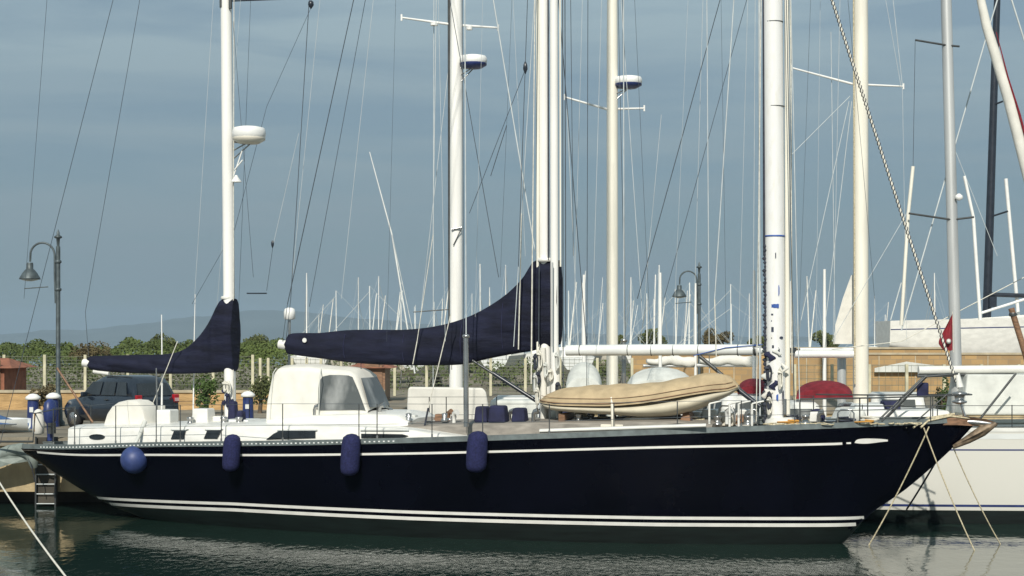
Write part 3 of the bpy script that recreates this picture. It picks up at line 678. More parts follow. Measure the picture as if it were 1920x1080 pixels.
# rigging wires: (low px, low row, high px, high row, side, radius, material, mast)
def wires(lst):
    for (a, b, c, d, lat, r, m, par, *up) in lst:
        e = (c, d)
        if not up or up[0]: 
            e = ext((a, b), (c, d), -650)
            lim = {miz: 424, main: 1018, fore: 1449}.get(par)
            if lim is not None and (e[0]-lim)*(c-lim) < 0:
                t = (lim-a)/(c-a); e = (lim, b+(d-b)*t)
        near((a, b), e, lat, r, 'stay', m, par, 6)
wires([
 (160, 585, 262, 0, -.1, .008, 'wire', miz), (166, 668, 160, 585, 0, .008, 'wire', miz, 0),
 (545, 562, 579, 12, -.5, .010, 'wire', main), (536, 640, 545, 562, 0, .008, 'wire', main, 0),
 (539, 570, 663, 0, -.1, .012, 'wire', main), (530, 640, 539, 570, -.1, .008, 'wire', main, 0),
 (580, 575, 685, 0, .6, .008, 'wire', main),
 (360, 570, 440, 430, .4, .006, 'wire', miz, 0), (500, 200, 583, 15, .4, .006, 'wire', main, 0), (440, 430, 500, 200, .4, .006, 'wire', miz, 0),
 (475, 520, 437, 40, -.2, .006, 'wire', miz, 0), (500, 545, 512, 460, .2, .007, 'wire', miz, 0), (512, 460, 560, 250, .2, .006, 'wire_light', main, 0),
 (774, 683, 782, 640, -.4, .014, 'rope_white', mc, 0), (782, 640, 812, 440, -.4, .010, 'rope_white', main, 0), (812, 440, 818, 0, -.4, .010, 'wire_light', main),
 (790, 820, 845, 590, -.9, .013, 'rope_white', main, 0), (845, 590, 846, 0, -.9, .008, 'wire_light', main),
 (793, 815, 803, 765, -1.2, .025, 'rope_dark', main, 0),
 (935, 520, 870, 150, .5, .009, 'wire', main), (880, 400, 985, 130, .3, .008, 'wire', main, 0), (920, 330, 950, 235, .2, .01, 'wire', main, 0),
 (963, 650, 972, 500, -.8, .010, 'wire_light', main, 0), (972, 500, 985, 120, -.8, .009, 'wire', main),
 (1003, 470, 925, 0, -.2, .016, 'wire_light', main),
 (972, 655, 978, 400, -.5, .016, 'rope_white', main, 0), (978, 400, 990, 200, -.5, .009, 'wire_light', main),
 (996, 720, 998, 490, -.7, .018, 'rope_white', main, 0), (1010, 650, 1011, 492, -.5, .013, 'wire', main, 0), (1036, 650, 1036, 492, -.5, .02, 'mast_grey', main, 0),
 (998, 490, 1003, 0, -.7, .014, 'rope_white', main),
 (1100, 650, 1052, 60, .4, .010, 'wire', main), (1075, 480, 1070, 0, -.6, .008, 'wire', main),
 (1195, 560, 1350, 0, .5, .010, 'wire', fore), (1245, 560, 1400, 0, .7, .007, 'wire', fore),
 (1343, 670, 1340, 560, -.6, .014, 'rope_white', fore, 0), (1340, 560, 1376, 0, -.6, .014, 'wire_light', fore),
 (1330, 700, 1326, 100, .4, .011, 'wire_light', fore),
 (1172, 600, 1160, 50, .9, .007, 'wire', fore), (1205, 600, 1180, 230, .9, .008, 'wire_light', fore),
 (1500, 790, 1483, 0, -1.2, .012, 'wire_light', fore), (1490, 790, 1478, 180, -1, .01, 'wire', fore),
 (1418, 790, 1426, 100, -1.3, .012, 'rope_white', fore),
 (870, 795, 868, 200, -1.6, .008, 'wire', main),
 (107, 690, 174, 792, .4, .03, 'wood', miz, 0),
 (285, 760, 333, 640, -.4, .012, 'rope_white', miz, 0),
])
rg = random.Random(21)
extra = [(45, 560, 88, 0), (365, 555, 400, 0), (405, 600, 428, 300), (445, 640, 470, 0), (548, 520, 600, 0), (640, 560, 700, 0), (725, 640, 742, 0), (835, 640, 822, 0), (890, 640, 905, 0), (938, 520, 960, 0), (1075, 640, 1092, 0), (1110, 640, 1128, 0), (1220, 640, 1190, 0), (1262, 640, 1290, 0), (1300, 640, 1318, 0), (1362, 640, 1352, 0), (1385, 640, 1402, 0), (1412, 640, 1416, 0), (1497, 640, 1520, 0), (1530, 640, 1538, 0), (1562, 640, 1575, 0), (1640, 560, 1590, 0), (1010, 480, 1032, 0), (985, 480, 962, 0)]
for k, (a_, b_, c_, d_) in enumerate(extra):
    par = miz if a_ < 500 else (main if a_ < 1150 else fore)
    near((a_, b_), ext((a_, b_), (c_, d_), -420), rg.uniform(-1.2, 1.4), rg.choice((.004, .005, .006)), 'halyard' if k % 2 else 'stay', 'wire_light' if k % 3 else 'wire', par, 5)
MB().lathe([(.01, -.12), (.08, -.02), (.07, .06), (.02, .1)], V(583, 8, -.5), 8).build('block', 'mast_dark', main)
MB().lathe([(.01, -.14), (.06, -.02), (.05, .08), (.02, .16)], V(985, 128, -.8), 8).build('block', 'mast_dark', main)
MB().lathe([(.01, -.1), (.04, -.02), (.04, .04), (.02, .1)], V(511, 458, .2), 8).build('block', 'mast_dark', main)
near((463, 550), (500, 550), .2, .02, 'signal_bar', 'mast_dark', miz, 6)
# furled headsail: thin dark and white twisted foil
a, b = V(1797, 728, 0), V(1560, 0, 0); d = (b-a); b = a+d*1.42
foil = MB().tube([a, b], .026, 8).build('forestay_foil', 'rope_white', fore)
mb = MB(); side = Vector((0, 1, 0)); nrm = d.normalized().cross(side)
for q in (0, 1):
    pts = []; steps = 700
    for i in range(steps):
        t = i/(steps-1); ang = t*math.tau*62+q*math.pi
        pts.append(a+(b-a)*t+(side*math.cos(ang)+nrm*math.sin(ang))*.034)
    mb.tube(pts, .011, 5)
mb.build('spiral_line', 'rope_dark', foil)
MB().lathe([(.05, -.2), (.17, -.16), (.17, -.12), (.10, -.1), (.12, .0), (.17, .03), (.17, .07), (.06, .1)], V(1799, 742, 0), 18).build('furling_drum', 'steel', fore)
MB().tube([V(1800, 726, 0), V(1795, 700, 0)], [.09, .05]).build('furling_swivel', 'gel', fore)
MB().tube([V(1800, 752, 0), V(1812, 790, 0)], .03).build('stem_fitting', 'steel', fore)
o = top_piece('deck_lantern', 'navy_canvas', 1730, 745, -.35, (.26, .2, .34), bevel=.04)
# stern: passerelle rail, blue cover, cleats
MB().tube([V(62, 828, 0), V(30, 828, .1), V(-20, 828, .3)], .03).build('stern_boomkin', 'dark_steel', Y)
near((97, 452), (0, 832), .2, .009, 'stay', 'wire', miz, 6); e = ext((97, 452), (212, 0), -500); near((97, 452), e, .2, .009, 'stay', 'wire', miz, 6)
mb = MB()
for sgn in (-.55, .55):
    mb.tube([V(62, 826, sgn), V(66, 775, sgn), V(100, 768, sgn*1.3), V(140, 764, sgn*1.5)], .016)
mb.tube([V(66, 775, -.55), V(62, 775, 0), V(66, 775, .55)], .016); mb.build('stern_rail', 'dark_steel', Y)
# ------------------------------------------------------------------ things on and around the yacht
def fender(px, y0, y1, wpx, lab):
    x = V(px, (y0+y1)/2, -2.3).x
    for _ in range(4):
        lat = -(YH.b(x)+.16); x = V(px, (y0+y1)/2, lat).x
    a, b = V(px+3, y0, lat), V(px-2, y1, lat-.02); r = wpx/2/76
    base = Vector((a.x, a.y, b.z)); o = yacht_thing('fender', lab, 'fender', base, 'cylindrical navy fenders along the hull')
    ln = a.z-b.z; prof = [(.02, 0), (r*.55, .02), (r*.9, .09), (r, .18), (r*1.02, ln*.5), (r*.98, ln-.2), (r*.88, ln-.09), (r*.5, ln-.02), (.02, ln)]
    mb = MB(); rg = []
    for rr, z in prof: rg.append([Vector((b.x+(a.x-b.x)*z/ln+rr*math.cos(k*math.tau/20), b.y+rr*math.sin(k*math.tau/20), b.z+z)) for k in range(20)])
    mb.rings(rg); mb.build('fender_sleeve', 'fender', o, base)
    MB().tube([Vector((a.x, a.y, a.z-.03)), Vector((a.x, a.y+.2, YH.z(a.x)+.13))], .01).build('lanyard', 'rope_dark', o, base)
fender(434, 814, 884, 33, 'knitted navy cylinder fender hanging just below the foot of the mizzen mast')
fender(657, 813, 892, 35, 'navy cylinder fender hanging below the clear window of the white spray dodger')
fender(894, 808, 886, 37, 'navy cylinder fender on the middle of the hull, beside the steel shroud tube')
c = V(252, 862, -1.72); o = yacht_thing('ball_fender', 'round blue ball fender hanging near the stern below the white wheel cover', 'fender', c)
r = .36; MB().lathe([(.01, -r)]+[(r*math.cos(t*math.pi/14-math.pi/2), r*math.sin(t*math.pi/14-math.pi/2)) for t in range(1, 14)]+[(.06, r), (.05, r+.08)], c, 24).build('ball', 'fender_ball', o, c)
MB().tube([c+Vector((0, 0, r)), V(262, 815, -1.5), V(272, 790, -1.2)], [.05, .045, .06]).build('lanyard', 'canvas_grey', o, c)
# inflatable dinghy on deck
def dinghy():
    top = [(1014, 750), (1030, 737), (1060, 728), (1100, 723), (1160, 720), (1220, 718), (1270, 710), (1310, 702), (1345, 699), (1370, 707), (1385, 722)]
    mid = [(1014, 752), (1030, 754), (1060, 756), (1100, 757), (1160, 757), (1220, 752), (1270, 744), (1310, 737), (1345, 732), (1370, 730), (1385, 724)]
    bot = [(1014, 754), (1030, 764), (1060, 769), (1100, 772), (1160, 776), (1220, 780), (1270, 777), (1310, 766), (1345, 750), (1370, 738), (1385, 727)]
    wt = [(1014, .12), (1035, .55), (1070, .8), (1150, .88), (1250, .86), (1310, .72), (1350, .5), (1385, .12)]
    lat = -.45; base = V(1200, 782, lat)
    o = yacht_thing('inflatable_dinghy', 'cream inflatable dinghy under a tan canvas cover, lashed on the yacht deck', 'dinghy', base)
    n = 48; upr, lor = [], []
    for i in range(n):
        px = 1014+371*i/(n-1); a, m_, b = V(px, smooth_tab(top, px), lat), V(px, smooth_tab(mid, px), lat), V(px, smooth_tab(bot, px), lat); w_ = smooth_tab(wt, px)
        sag = .012*math.sin(px*.12)
        upr.append([Vector((a.x, lat+(w_+.025)*math.cos(t), m_.z-.02+(a.z-m_.z+.02+sag)*(math.sin(t)**.75 if math.sin(t) > 0 else 0))) for t in [k*math.pi/16 for k in range(17)]])
        zc = (m_.z+b.z)/2; hr = max(.02, (m_.z-b.z)/2+.02)
        lor.append([Vector((a.x, lat+w_*math.copysign(abs(math.cos(t))**.7, math.cos(t)), zc+hr*math.sin(t))) for t in [k*math.tau/24 for k in range(24)]])
    MB().rings(upr, False, False).build('cover', 'tan_canvas', o, base)
    MB().rings(lor).build('tube', 'tube_rubber', o, base)
    pts = []
    for i in range(30):
        px = 1016+366*i/29; m_ = V(px, smooth_tab(mid, px)-3, lat); pts.append(Vector((m_.x, lat-smooth_tab(wt, px)-.032, m_.z)))
    MB().tube(pts, .012, 6).build('cover_hem', 'wood', o, base)
    pts = []
    for i in range(30):
        px = 1022+355*i/29; m_ = V(px, smooth_tab(mid, px)-12, lat); pts.append(Vector((m_.x, lat-smooth_tab(wt, px)*.99-.02, m_.z)))
    MB().tube(pts, .007, 6).build('cover_seam', 'wood', o, base)
dinghy()
# long white gangway plank along the side deck
a, b = V(1012, 815, -2.36), V(1324, 806, -2.12); a.z = YH.z(a.x)+.17; b.z = YH.z(b.x)+.17
o = MB().tube([a, b], [.05, .05], 4).build('gangway_plank', 'gel', None, a)
o.location = G(a); o.rotation_euler = (0, 0, YAW); tag(o, 'long white plank lying on the side deck below the inflatable dinghy', 'plank')
# sterns bits: white fender roll and navy covered outboard
c = V(72, 815, .7); o = yacht_thing('rolled_fender', 'upright white rolled fender standing at the stern rail beside a blue cover', 'fender', c)
MB().lathe([(.06, 0), (.16, .04), (.17, .3), (.15, .58), (.10, .68), (.03, .72)], c, 16).build('roll', 'canvas', o, c)
MB().tube([c+Vector((-.02, -.17, .1)), c+Vector((-.02, -.165, .6))], .012).build('strap', 'orange', o, c)
c = V(94, 826, .2); o = yacht_thing('outboard_motor', 'outboard motor under a dark blue cover clamped to the yacht stern', 'outboard motor', c)
MB().lathe([(.07, 0), (.09, .45), (.15, .55), (.18, .8), (.15, 1.05), (.05, 1.15)], c, 14, flat=1.3).build('cover', 'blue_paint', o, c)
MB().box(c+Vector((.12, -.1, .35)), (.1, .25, .3)).build('clamp', 'dark_steel', o, c)
# mooring lines
def rope(name, lab, pts, r=.016, m='rope', sag=.1, group=None):
    P = []; 
    for i in range(len(pts)-1):
        for k in range(9 if i < len(pts)-2 else 10):
            t = k/9; q = pts[i].lerp(pts[i+1], t); q.z -= sag*4*t*(1-t); P.append(q)
    base = pts[0]; o = MB().tube(P, r, 8).build(name, m, None, base); o.location = base
    return tag(o, lab, 'rope', group)
bowp = lambda px, py, lat: G(V(px, py, lat))
def wp(px, py): D = F*H/(py-HZ); return Vector(((px-960)*D/F, D, -.05))
rope('mooring_line', 'tan mooring rope slanting from the bow down left, its foot nearest the dark stem', [bowp(1742, 800, -.5), wp(1627, 1022)])
rope('mooring_line', 'tan mooring rope from the bow rail down right, in front of the white hull', [bowp(1732, 802, -.55), wp(1829, 1032)])
rope('mooring_line', 'rightmost tan mooring rope, running from under the anchor down past the white hull', [bowp(1786, 836, 0), wp(1878, 1020)], .014)
rope('bobstay_rope', 'short dark knotted rope hanging under the raked stem against the white hull', [bowp(1755, 865, .1), Vector(W(1700, 955, 39.3))], .022, 'rope_dark', .02)
rope('mooring_line', 'thick pale rope stretched across the water in the lower left corner', [W(-25, 865, 44), Vector(((150-960)*30/F, 30, H-(1115-HZ)*30/F))], .022, 'rope_white', .12)
# ------------------------------------------------------------------ other boats afloat
def gen_hull(L, B, fs, fb, draft=.7, fine=.3):
    return Hull(L, [(0, B*.36), (L*.15, B*.43), (L*.45, B*.5), (L*.7, B*.42), (L*.88, B*.2), (L, .03)],
                [(0, fs), (L*.4, (fs+fb)*.48), (L, fb)], [(0, .15), (L*.15, -draft*.5), (L*.5, -draft), (L*.8, -draft*.6), (L*.93, 0), (L, fb*.75)], [(0, .3), (L*.6, .35), (L, .7)])
def place_local(root_loc, rz): 
    Rm = Matrix.Rotation(rz, 3, 'Z')
    return lambda v: Rm @ Vector(v)+Vector(root_loc)
def boat(px, D, L, B, fs, fb, rz, label, mast_px=None, mast_row0=0, mast_m='mast_cream', mast_r=.2, top_z=16, hull_m='gel', cabin=True, cab_m='gel', sprs=(), mast_x=None, cat='sailing boat', stern_off=0, name='moored_sailing_boat', group=None, z0=0):
    # mast stands at local (mast_x, 0); root = stern
    mx_ = L*.55 if mast_x is None else mast_x
    mw = Vector(((px-960)*D/F, D, z0)); Rm = Matrix.Rotation(rz, 3, 'Z'); rl = mw-Rm @ Vector((mx_, 0, 0))
    root = thing(name, label, cat, rl, rz, group); hl = gen_hull(L, B, fs, fb)
    hl.mesh(n=40, m=10).build('hull', hull_m, root); hl.deck(n=24).build('deck', 'gel_warm', root)
    if cabin:
        rows = []
        for i in range(20):
            x = L*(.22+.5*i/19); e = min(1, i/3+.25, (19-i)/5+.12); w_ = hl.b(x)*.62; z = hl.z(x)-.08
            rows.append([Vector((x, -w_, z)), Vector((x, -w_*.93, z+.42*e)), Vector((x, -w_*.6, z+.52*e)), Vector((x, w_*.6, z+.52*e)), Vector((x, w_*.93, z+.42*e)), Vector((x, w_, z))])
        mb = MB().rings(rows, False, False); mb.f.append(list(range(6))); mb.sm.append(False); cb = mb.build('cabin', cab_m, root)
        for sg in (-1, 1):
            wb = MB()
            for k in range(3):
                x = L*(.32+.1*k); w_ = hl.b(x)*.62*.965; wb.box((x, sg*(w_+.012), hl.z(x)+.14), (L*.06, .03, .13))
            wb.build('window', 'glass', cb)
    mt = MB().tube([(mx_, 0, fs*.9), (mx_, 0, top_z*.7), (mx_, 0, top_z)], [mast_r, mast_r*.95, mast_r*.7], 16).build('mast', mast_m, root)
    return root, mt, hl, mx_
def lean(o, px_top, px_bot, D, rowspan=700):   # rake a mast (child) sideways so that it leans as in the photo
    pass
def spreaders(root, mt, mx_, D, pxm, row, l, r, m='steel', rz=0, dom=None):
    # l, r: photo points of the two tips; spreaders are built in world axes and brought into the boat frame
    inv = Matrix.Rotation(-rz, 3, 'Z')
    c = W(pxm, row, D)
    mb = MB(); rt = root.location
    for (qx, qy) in (l, r):
        q = W(qx, qy, D+(.25 if qx > pxm else -.35)); mb.tube([inv @ (c-rt), inv @ (q-rt)], [.045, .03], 8)
        mb.tube([inv @ (q-rt)-Vector((0, 0, .1)), inv @ (q-rt)+Vector((0, 0, .1))], .035, 6)
    mb.build('spreader', m, mt)
def inb(root, p, rz): return Matrix.Rotation(-rz, 3, 'Z') @ (Vector(p)-root.location)
def boat_wire(root, mt, rz, a, b, D, r=.01, m='wire_light', name='stay'):
    MB().tube([inb(root, W(a[0], a[1], D), rz), inb(root, W(b[0], b[1], D), rz)], r, 6).build(name, m, mt)
# A: mast at 858, seen end on
D = 50; rz = R(84)
rA, mA, hA, xA = boat(855, D, 13, 3.9, 1.25, 1.6, rz, 'white sailing boat behind the yacht amidships, white hood astern and radar dome on its mast', mast_r=.215, top_z=19, mast_m='mast_white', mast_x=5)
spreaders(rA, mA, xA, D, 854, 47, (753, 33), (934, 52), 'white_plastic', rz)
radar(inb(rA, W(887, 122, D-.1), rz), mA, .44, .30, 'blue_paint', inb(rA, W(862, 125, D-.1), rz))
near_w = lambda a, b, D, r, name, m, par, rt, rz, n=8: MB().tube([inb(rt, W(a[0], a[1], D), rz), inb(rt, W(b[0], b[1], D), rz)], r, n).build(name, m, par)
near_w((843.5, 700), (842, -150), D-.05, .05, 'sail_track', 'dark_steel', mA, rA, rz)
near_w((814, 48), (814, 44), D-.2, .12, 'deck_light', 'white_plastic', mA, rA, rz); near_w((880, 56), (880, 50), D-.1, .1, 'deck_light', 'white_plastic', mA, rA, rz)
near_w((846, 430), (866, 426), D-.25, .03, 'strap', 'steel', mA, rA, rz); near_w((866, 427), (850, 460), D-.25, .015, 'strap', 'dark_steel', mA, rA, rz)
boat_wire(rA, mA, rz, (812, 760), (814, -200), D, .013); boat_wire(rA, mA, rz, (782, 650), (844, 100), D+.5, .010)
boat_wire(rA, mA, rz, (775, 585), (845, 580), D, .02, 'dark_steel', 'spreader')
# white canvas hood on its after end
hw = [(764, 797), (763, 760), (765, 727), (770, 725), (905, 727), (912, 735), (916, 760), (918, 797)]
vs = [inb(rA, W(a, b, 46.6), rz) for a, b in hw]; vb = [inb(rA, W(a+(8 if a < 850 else -8), b+4, 48.2), rz) for a, b in hw]
n = len(hw); MB().add(vs+vb, [tuple(range(n)), tuple(range(2*n-1, n-1, -1))]+[(i, i+n, (i+1) % n+n, (i+1) % n) for i in range(n)], False).build('cockpit_tent', 'canvas', rA, bevel=.06)
# B: mast at 1150
D = 54; rz = R(97)
rB, mB, hB, xB = boat(1148, D, 13, 4, 1.3, 1.7, rz, 'white sailing boat beyond the dinghy, cream mast with radar dome above its spreaders', mast_r=.2, top_z=21, mast_x=6)
spreaders(rB, mB, xB, D, 1139, 205, (1059, 182), (1208, 203), 'white_plastic', rz)
radar(inb(rB, W(1178, 160, D-.1), rz), mB, .47, .30, 'blue_paint', inb(rB, W(1152, 162, D-.1), rz))
boat_wire(rB, mB, rz, (1172, 640), (1167, -100), D, .012, 'wire'); boat_wire(rB, mB, rz, (1085, 660), (1062, 185), D, .01); boat_wire(rB, mB, rz, (1205, 600), (1240, 215), D, .008)
# C: mast at 1610
D = 56; rz = R(95)
rC, mC, hC, xC = boat(1614, D, 14, 4.2, 1.4, 1.8, rz, 'white sailing boat with the thickest cream mast and long spreaders, rising behind the yacht foredeck', mast_r=.27, top_z=22, mast_x=7)
spreaders(rC, mC, xC, D, 1600, 158, (1484, 127), (1694, 162), 'white_plastic', rz)
for a, b, r_ in [((1484, 290), (1594, 180), .012), ((1502, 600), (1592, 190), .013), ((1548, 600), (1597, 190), .013), ((1483, 127), (1478, -60), .01), ((1692, 160), (1668, -60), .01), ((1690, 165), (1650, -60), .008), ((1566, 640), (1558, 60), .012), ((1700, 640), (1692, 165), .007)]:
    boat_wire(rC, mC, rz, a, b, D, r_)
near_w((1490, 664), (1600, 664), D-1, .13, 'boom', 'white_plastic', mC, rC, rz, 12); near_w((1500, 655), (1600, 655), D-.9, .05, 'boom_pole', 'gel_cool', mC, rC, rz, 12)
near_w((1487, 652), (1487, 662), D-1, .12, 'boom_end_fitting', 'dark_steel', mC, rC, rz, 10)
near_w((1603, 720), (1600, -150), D-.25, .03, 'halyard', 'rope', mC, rC, rz)
def tri_sail(root, rz, pts, D, m, name, par, th=.08):
    f = [inb(root, W(a, b, D), rz) for a, b in pts]; k = [inb(root, W(a, b, D+th), rz) for a, b in pts]; n = len(f)
    MB().add(f+k, [tuple(range(n)), tuple(range(2*n-1, n-1, -1))]+[(i, i+n, (i+1) % n+n, (i+1) % n) for i in range(n)], False).build(name, m, par)
tri_sail(rC, rz, [(1600, 515), (1596, 516), (1580, 560), (1566, 610), (1562, 645), (1600, 645)], D+.6, 'canvas', 'hanging_sail', mC, .25)
# maroon canopies: two low sprayhoods on boats moored beyond
def canopy_boat(px, D, wpx, rowt, rowb, label, m='maroon'):
    rz = math.atan2(1, (px-960)/F); root, mt, hl, mx_ = boat(px, D, 9.5, 3.1, 1.05, 1.35, rz, label, mast_r=.07, top_z=7.4, mast_m='mast_white', mast_x=6, cabin=True)
    Dn = D-5; c0 = W(px, rowb, Dn); w_ = wpx/2*Dn/F; h = (rowb-rowt)*Dn/F; rows = []
    for j in range(6):
        yy = -5.2+j*.42; e = .55+.45*math.sin(min(1, j/3)*math.pi/2)
        rows.append([Vector((mx_+yy, w_*math.cos(t)*1.0, c0.z+h*e*math.sin(t)**.7 if math.sin(t) > 0 else c0.z)) for t in [k*math.pi/12 for k in range(13)]])
    mb = MB().rings(rows, False, False); mb.f.append(list(range(13))); mb.sm.append(False)
    mb.build('sprayhood', m, root)
    return root
def flaked_boom(px0, px1, row, D, label, mastpx):
    rz = R(3); root, mt, hl, mx_ = boat(mastpx, D, 10, 3.1, 1.05, 1.35, rz, label, mast_r=.06, top_z=7.2, mast_m='mast_white', mast_x=5.4)
    rows = []
    for i in range(24):
        t = i/23; p = inb(root, W(px0+(px1-px0)*t, row+2*math.sin(t*9), D-.05), rz); hh = (.09+.13*math.sin(min(1, t*1.15)*math.pi*.62))*(1+.12*math.sin(t*23))
        rows.append([p+Vector((0, .16*math.cos(k*math.tau/14), hh*math.sin(k*math.tau/14))) for k in range(14)])
    bo = MB().tube([inb(root, W(px0-6, row+9, D), rz), inb(root, W(px1, row+9, D), rz)], .07, 8).build('boom', 'mast_grey', root); MB().rings(rows).build('flaked_sail', 'canvas', bo)
flaked_boom(1212, 1302, 677, 68, 'sailing boat with a cream sail flaked on its boom, right of the second radar mast', 1304)
flaked_boom(1312, 1420, 676, 66, 'sailing boat with a cream sail flaked on its boom, just left of the foremast', 1425)
canopy_boat(1414, 60, 62, 712, 738, 'small white sailing boat with a dark red sprayhood, just left of the stained foremast')
canopy_boat(1546, 59, 106, 716, 748, 'small white sailing boat with a wide dark red sprayhood between the two thick right-hand masts')
canopy_boat(1238, 62, 130, 690, 738, 'low white boat under a pale grey cover right behind the tan dinghy', 'canvas_grey')
canopy_boat(1095, 64, 70, 680, 742, 'boat under a grey canvas tent between the main mast and the next cream mast', 'canvas_grey')
# D: big white hull at the right, side on
WHL = Hull(24, [(0, 1.6), (3, 2.0), (10, 2.35), (17, 2), (21, 1.1), (24, .05)], [(0, 2.42), (10, 2.5), (24, 3.1)], [(0, .2), (3, -.5), (10, -.9), (19, -.6), (21.5, 0), (24, 2.8)], [(0, .12), (12, .12), (20, .5), (24, .8)])
wl = Vector((7.9, 43.35, 0)); Wt = thing('white_yacht', 'large white yacht moored beyond the dark bow, grey mast and canvas awning over its deck', 'yacht', wl, R(1.0))
wrz = R(1.0)
hw_ = WHL.mesh(n=60, m=16).build('hull', 'gel_right', Wt)
WHL.mesh(z1=.36, n=60, m=6, off=.004).build('antifouling', 'antifoul', hw_)
for sg in (-1, 1):
    WHL.strip(0, 22, lambda x: .455, .06, sg, .006).build('boot_stripe', 'blue_paint', hw_)
    WHL.strip(0, 23.5, lambda x: WHL.z(x)-.50, .035, sg, .006).build('cove_stripe', 'blue_paint', hw_)
    WHL.rail(0, 23.9, .09, .06, sg).build('toe_rail', 'gel', Wt)
    WHL.strip(0, 23.5, lambda x: WHL.z(x)-.2, .14, sg, .006).build('rubbing_strake', 'gel_cool', hw_)
WHL.deck().build('deck', 'gel_warm', Wt)
wm = MB().tube([inb(Wt, W(1795, 780, 43.4), wrz), inb(Wt, W(1774, 0, 43.4), wrz), inb(Wt, W(1766, -420, 43.4), wrz)], [.155, .145, .12], 14).build('mast', 'mast_grey', Wt)
D = 43.3
for l, r_, row, pm in [((1716, 75), (1799, 87), 85, 1776), ((1704, 400), (1826, 407), 412, 1785)]:
    mb = MB()
    for q in (l, r_): mb.tube([inb(Wt, W(pm, row, D), wrz), inb(Wt, W(q[0], q[1], D), wrz)], .028, 8)
    mb.build('spreader', 'dark_steel', wm)
for a, b, rr, mm in [((1690, 610), (1703, 400), .05, 'mast_cream'), ((1703, 400), (1712, 312), .05, 'mast_cream'), ((1838, 600), (1825, 407), .05, 'white_plastic'), ((1825, 407), (1808, 330), .045, 'white_plastic'), ((1712, 312), (1716, 75), .007, 'wire'), ((1690, 620), (1852, 60), .02, 'wire_light'),
                     ((1852, 60), (1870, 0), .02, 'wire_light'), ((1700, 400), (1560, 640), .008, 'wire_light'), ((1690, 530), (1670, 600), .02, 'wire_light'), ((1560, 655), (1690, 640), .012, 'rope_white'), ((1690, 640), (1920, 520), .012, 'rope_white'), ((1786, 270), (1870, 480), .008, 'wire_light')]:
    near_w(a, b, D+.3, rr, 'shroud', mm, wm, Wt, wrz, 8)
p = inb(Wt, W(1798, 370, D-.1), wrz); MB().lathe([(.02, -.09), (.11, -.03), (.10, .04), (.03, .1)], p, 12).build('deck_light', 'white_plastic', wm)
bm = near_w((1722, 694), (1925, 692), 42.9, .11, 'boom', 'gel', wm, Wt, wrz, 12); near_w((1720, 705), (1900, 700), 42.9, .05, 'boom_underside', 'dark_steel', bm, Wt, wrz, 8)
near_w((1645, 790), (1730, 708), 41.6, .025, 'support_strut', 'dark_steel', Wt, Wt, wrz); near_w((1838, 785), (1905, 700), 41.6, .03, 'support_strut', 'dark_steel', Wt, Wt, wrz)
for x in range(0, 11):
    xx = 1.2+x*1.9; pp = [Vector((xx, -(WHL.b(xx)-.1), WHL.z(xx))), Vector((xx, -(WHL.b(xx)-.1), WHL.z(xx)+.68))]; MB().tube(pp, .014, 8).build('stanchion', 'dark_steel', Wt)
for hh in (.66, .36): MB().tube([Vector((x*.5, -(WHL.b(x*.5)-.1), WHL.z(x*.5)+hh)) for x in range(2, 44)], .009, 6).build('lifeline', 'dark_steel', Wt)
# awning and coachroof of the white yacht
def wbox(name, m, x0, x1, r0, r1, D0, D1, top=.0, bevel=.05):
    f = [W(x0, r1, D0), W(x1, r1, D0), W(x1-top, r0, D0+.2), W(x0+top, r0, D0+.2)]; b = [Vector((p.x, D1, p.z)) for p in f]
    f = [inb(Wt, p, wrz) for p in f]; b = [inb(Wt, p, wrz) for p in b]
    return MB().add(f+b, [(0, 1, 2, 3), (7, 6, 5, 4), (0, 4, 5, 1), (1, 5, 6, 2), (2, 6, 7, 3), (3, 7, 4, 0)], False).build(name, m, Wt, bevel=bevel)
wbox('awning', 'canvas_grey', 1806, 2150, 702, 778, 42.4, 44.2, 8)
wbox('coachroof', 'gel', 1585, 1790, 770, 800, 42.2, 44.4, 10); wbox('deck_chest', 'gel_cool', 1602, 1660, 758, 772, 42.8, 43.6, 3, .03)
wbox('hatch_box', 'navy_canvas', 1655, 1690, 752, 772, 43, 43.6, 2, .03)
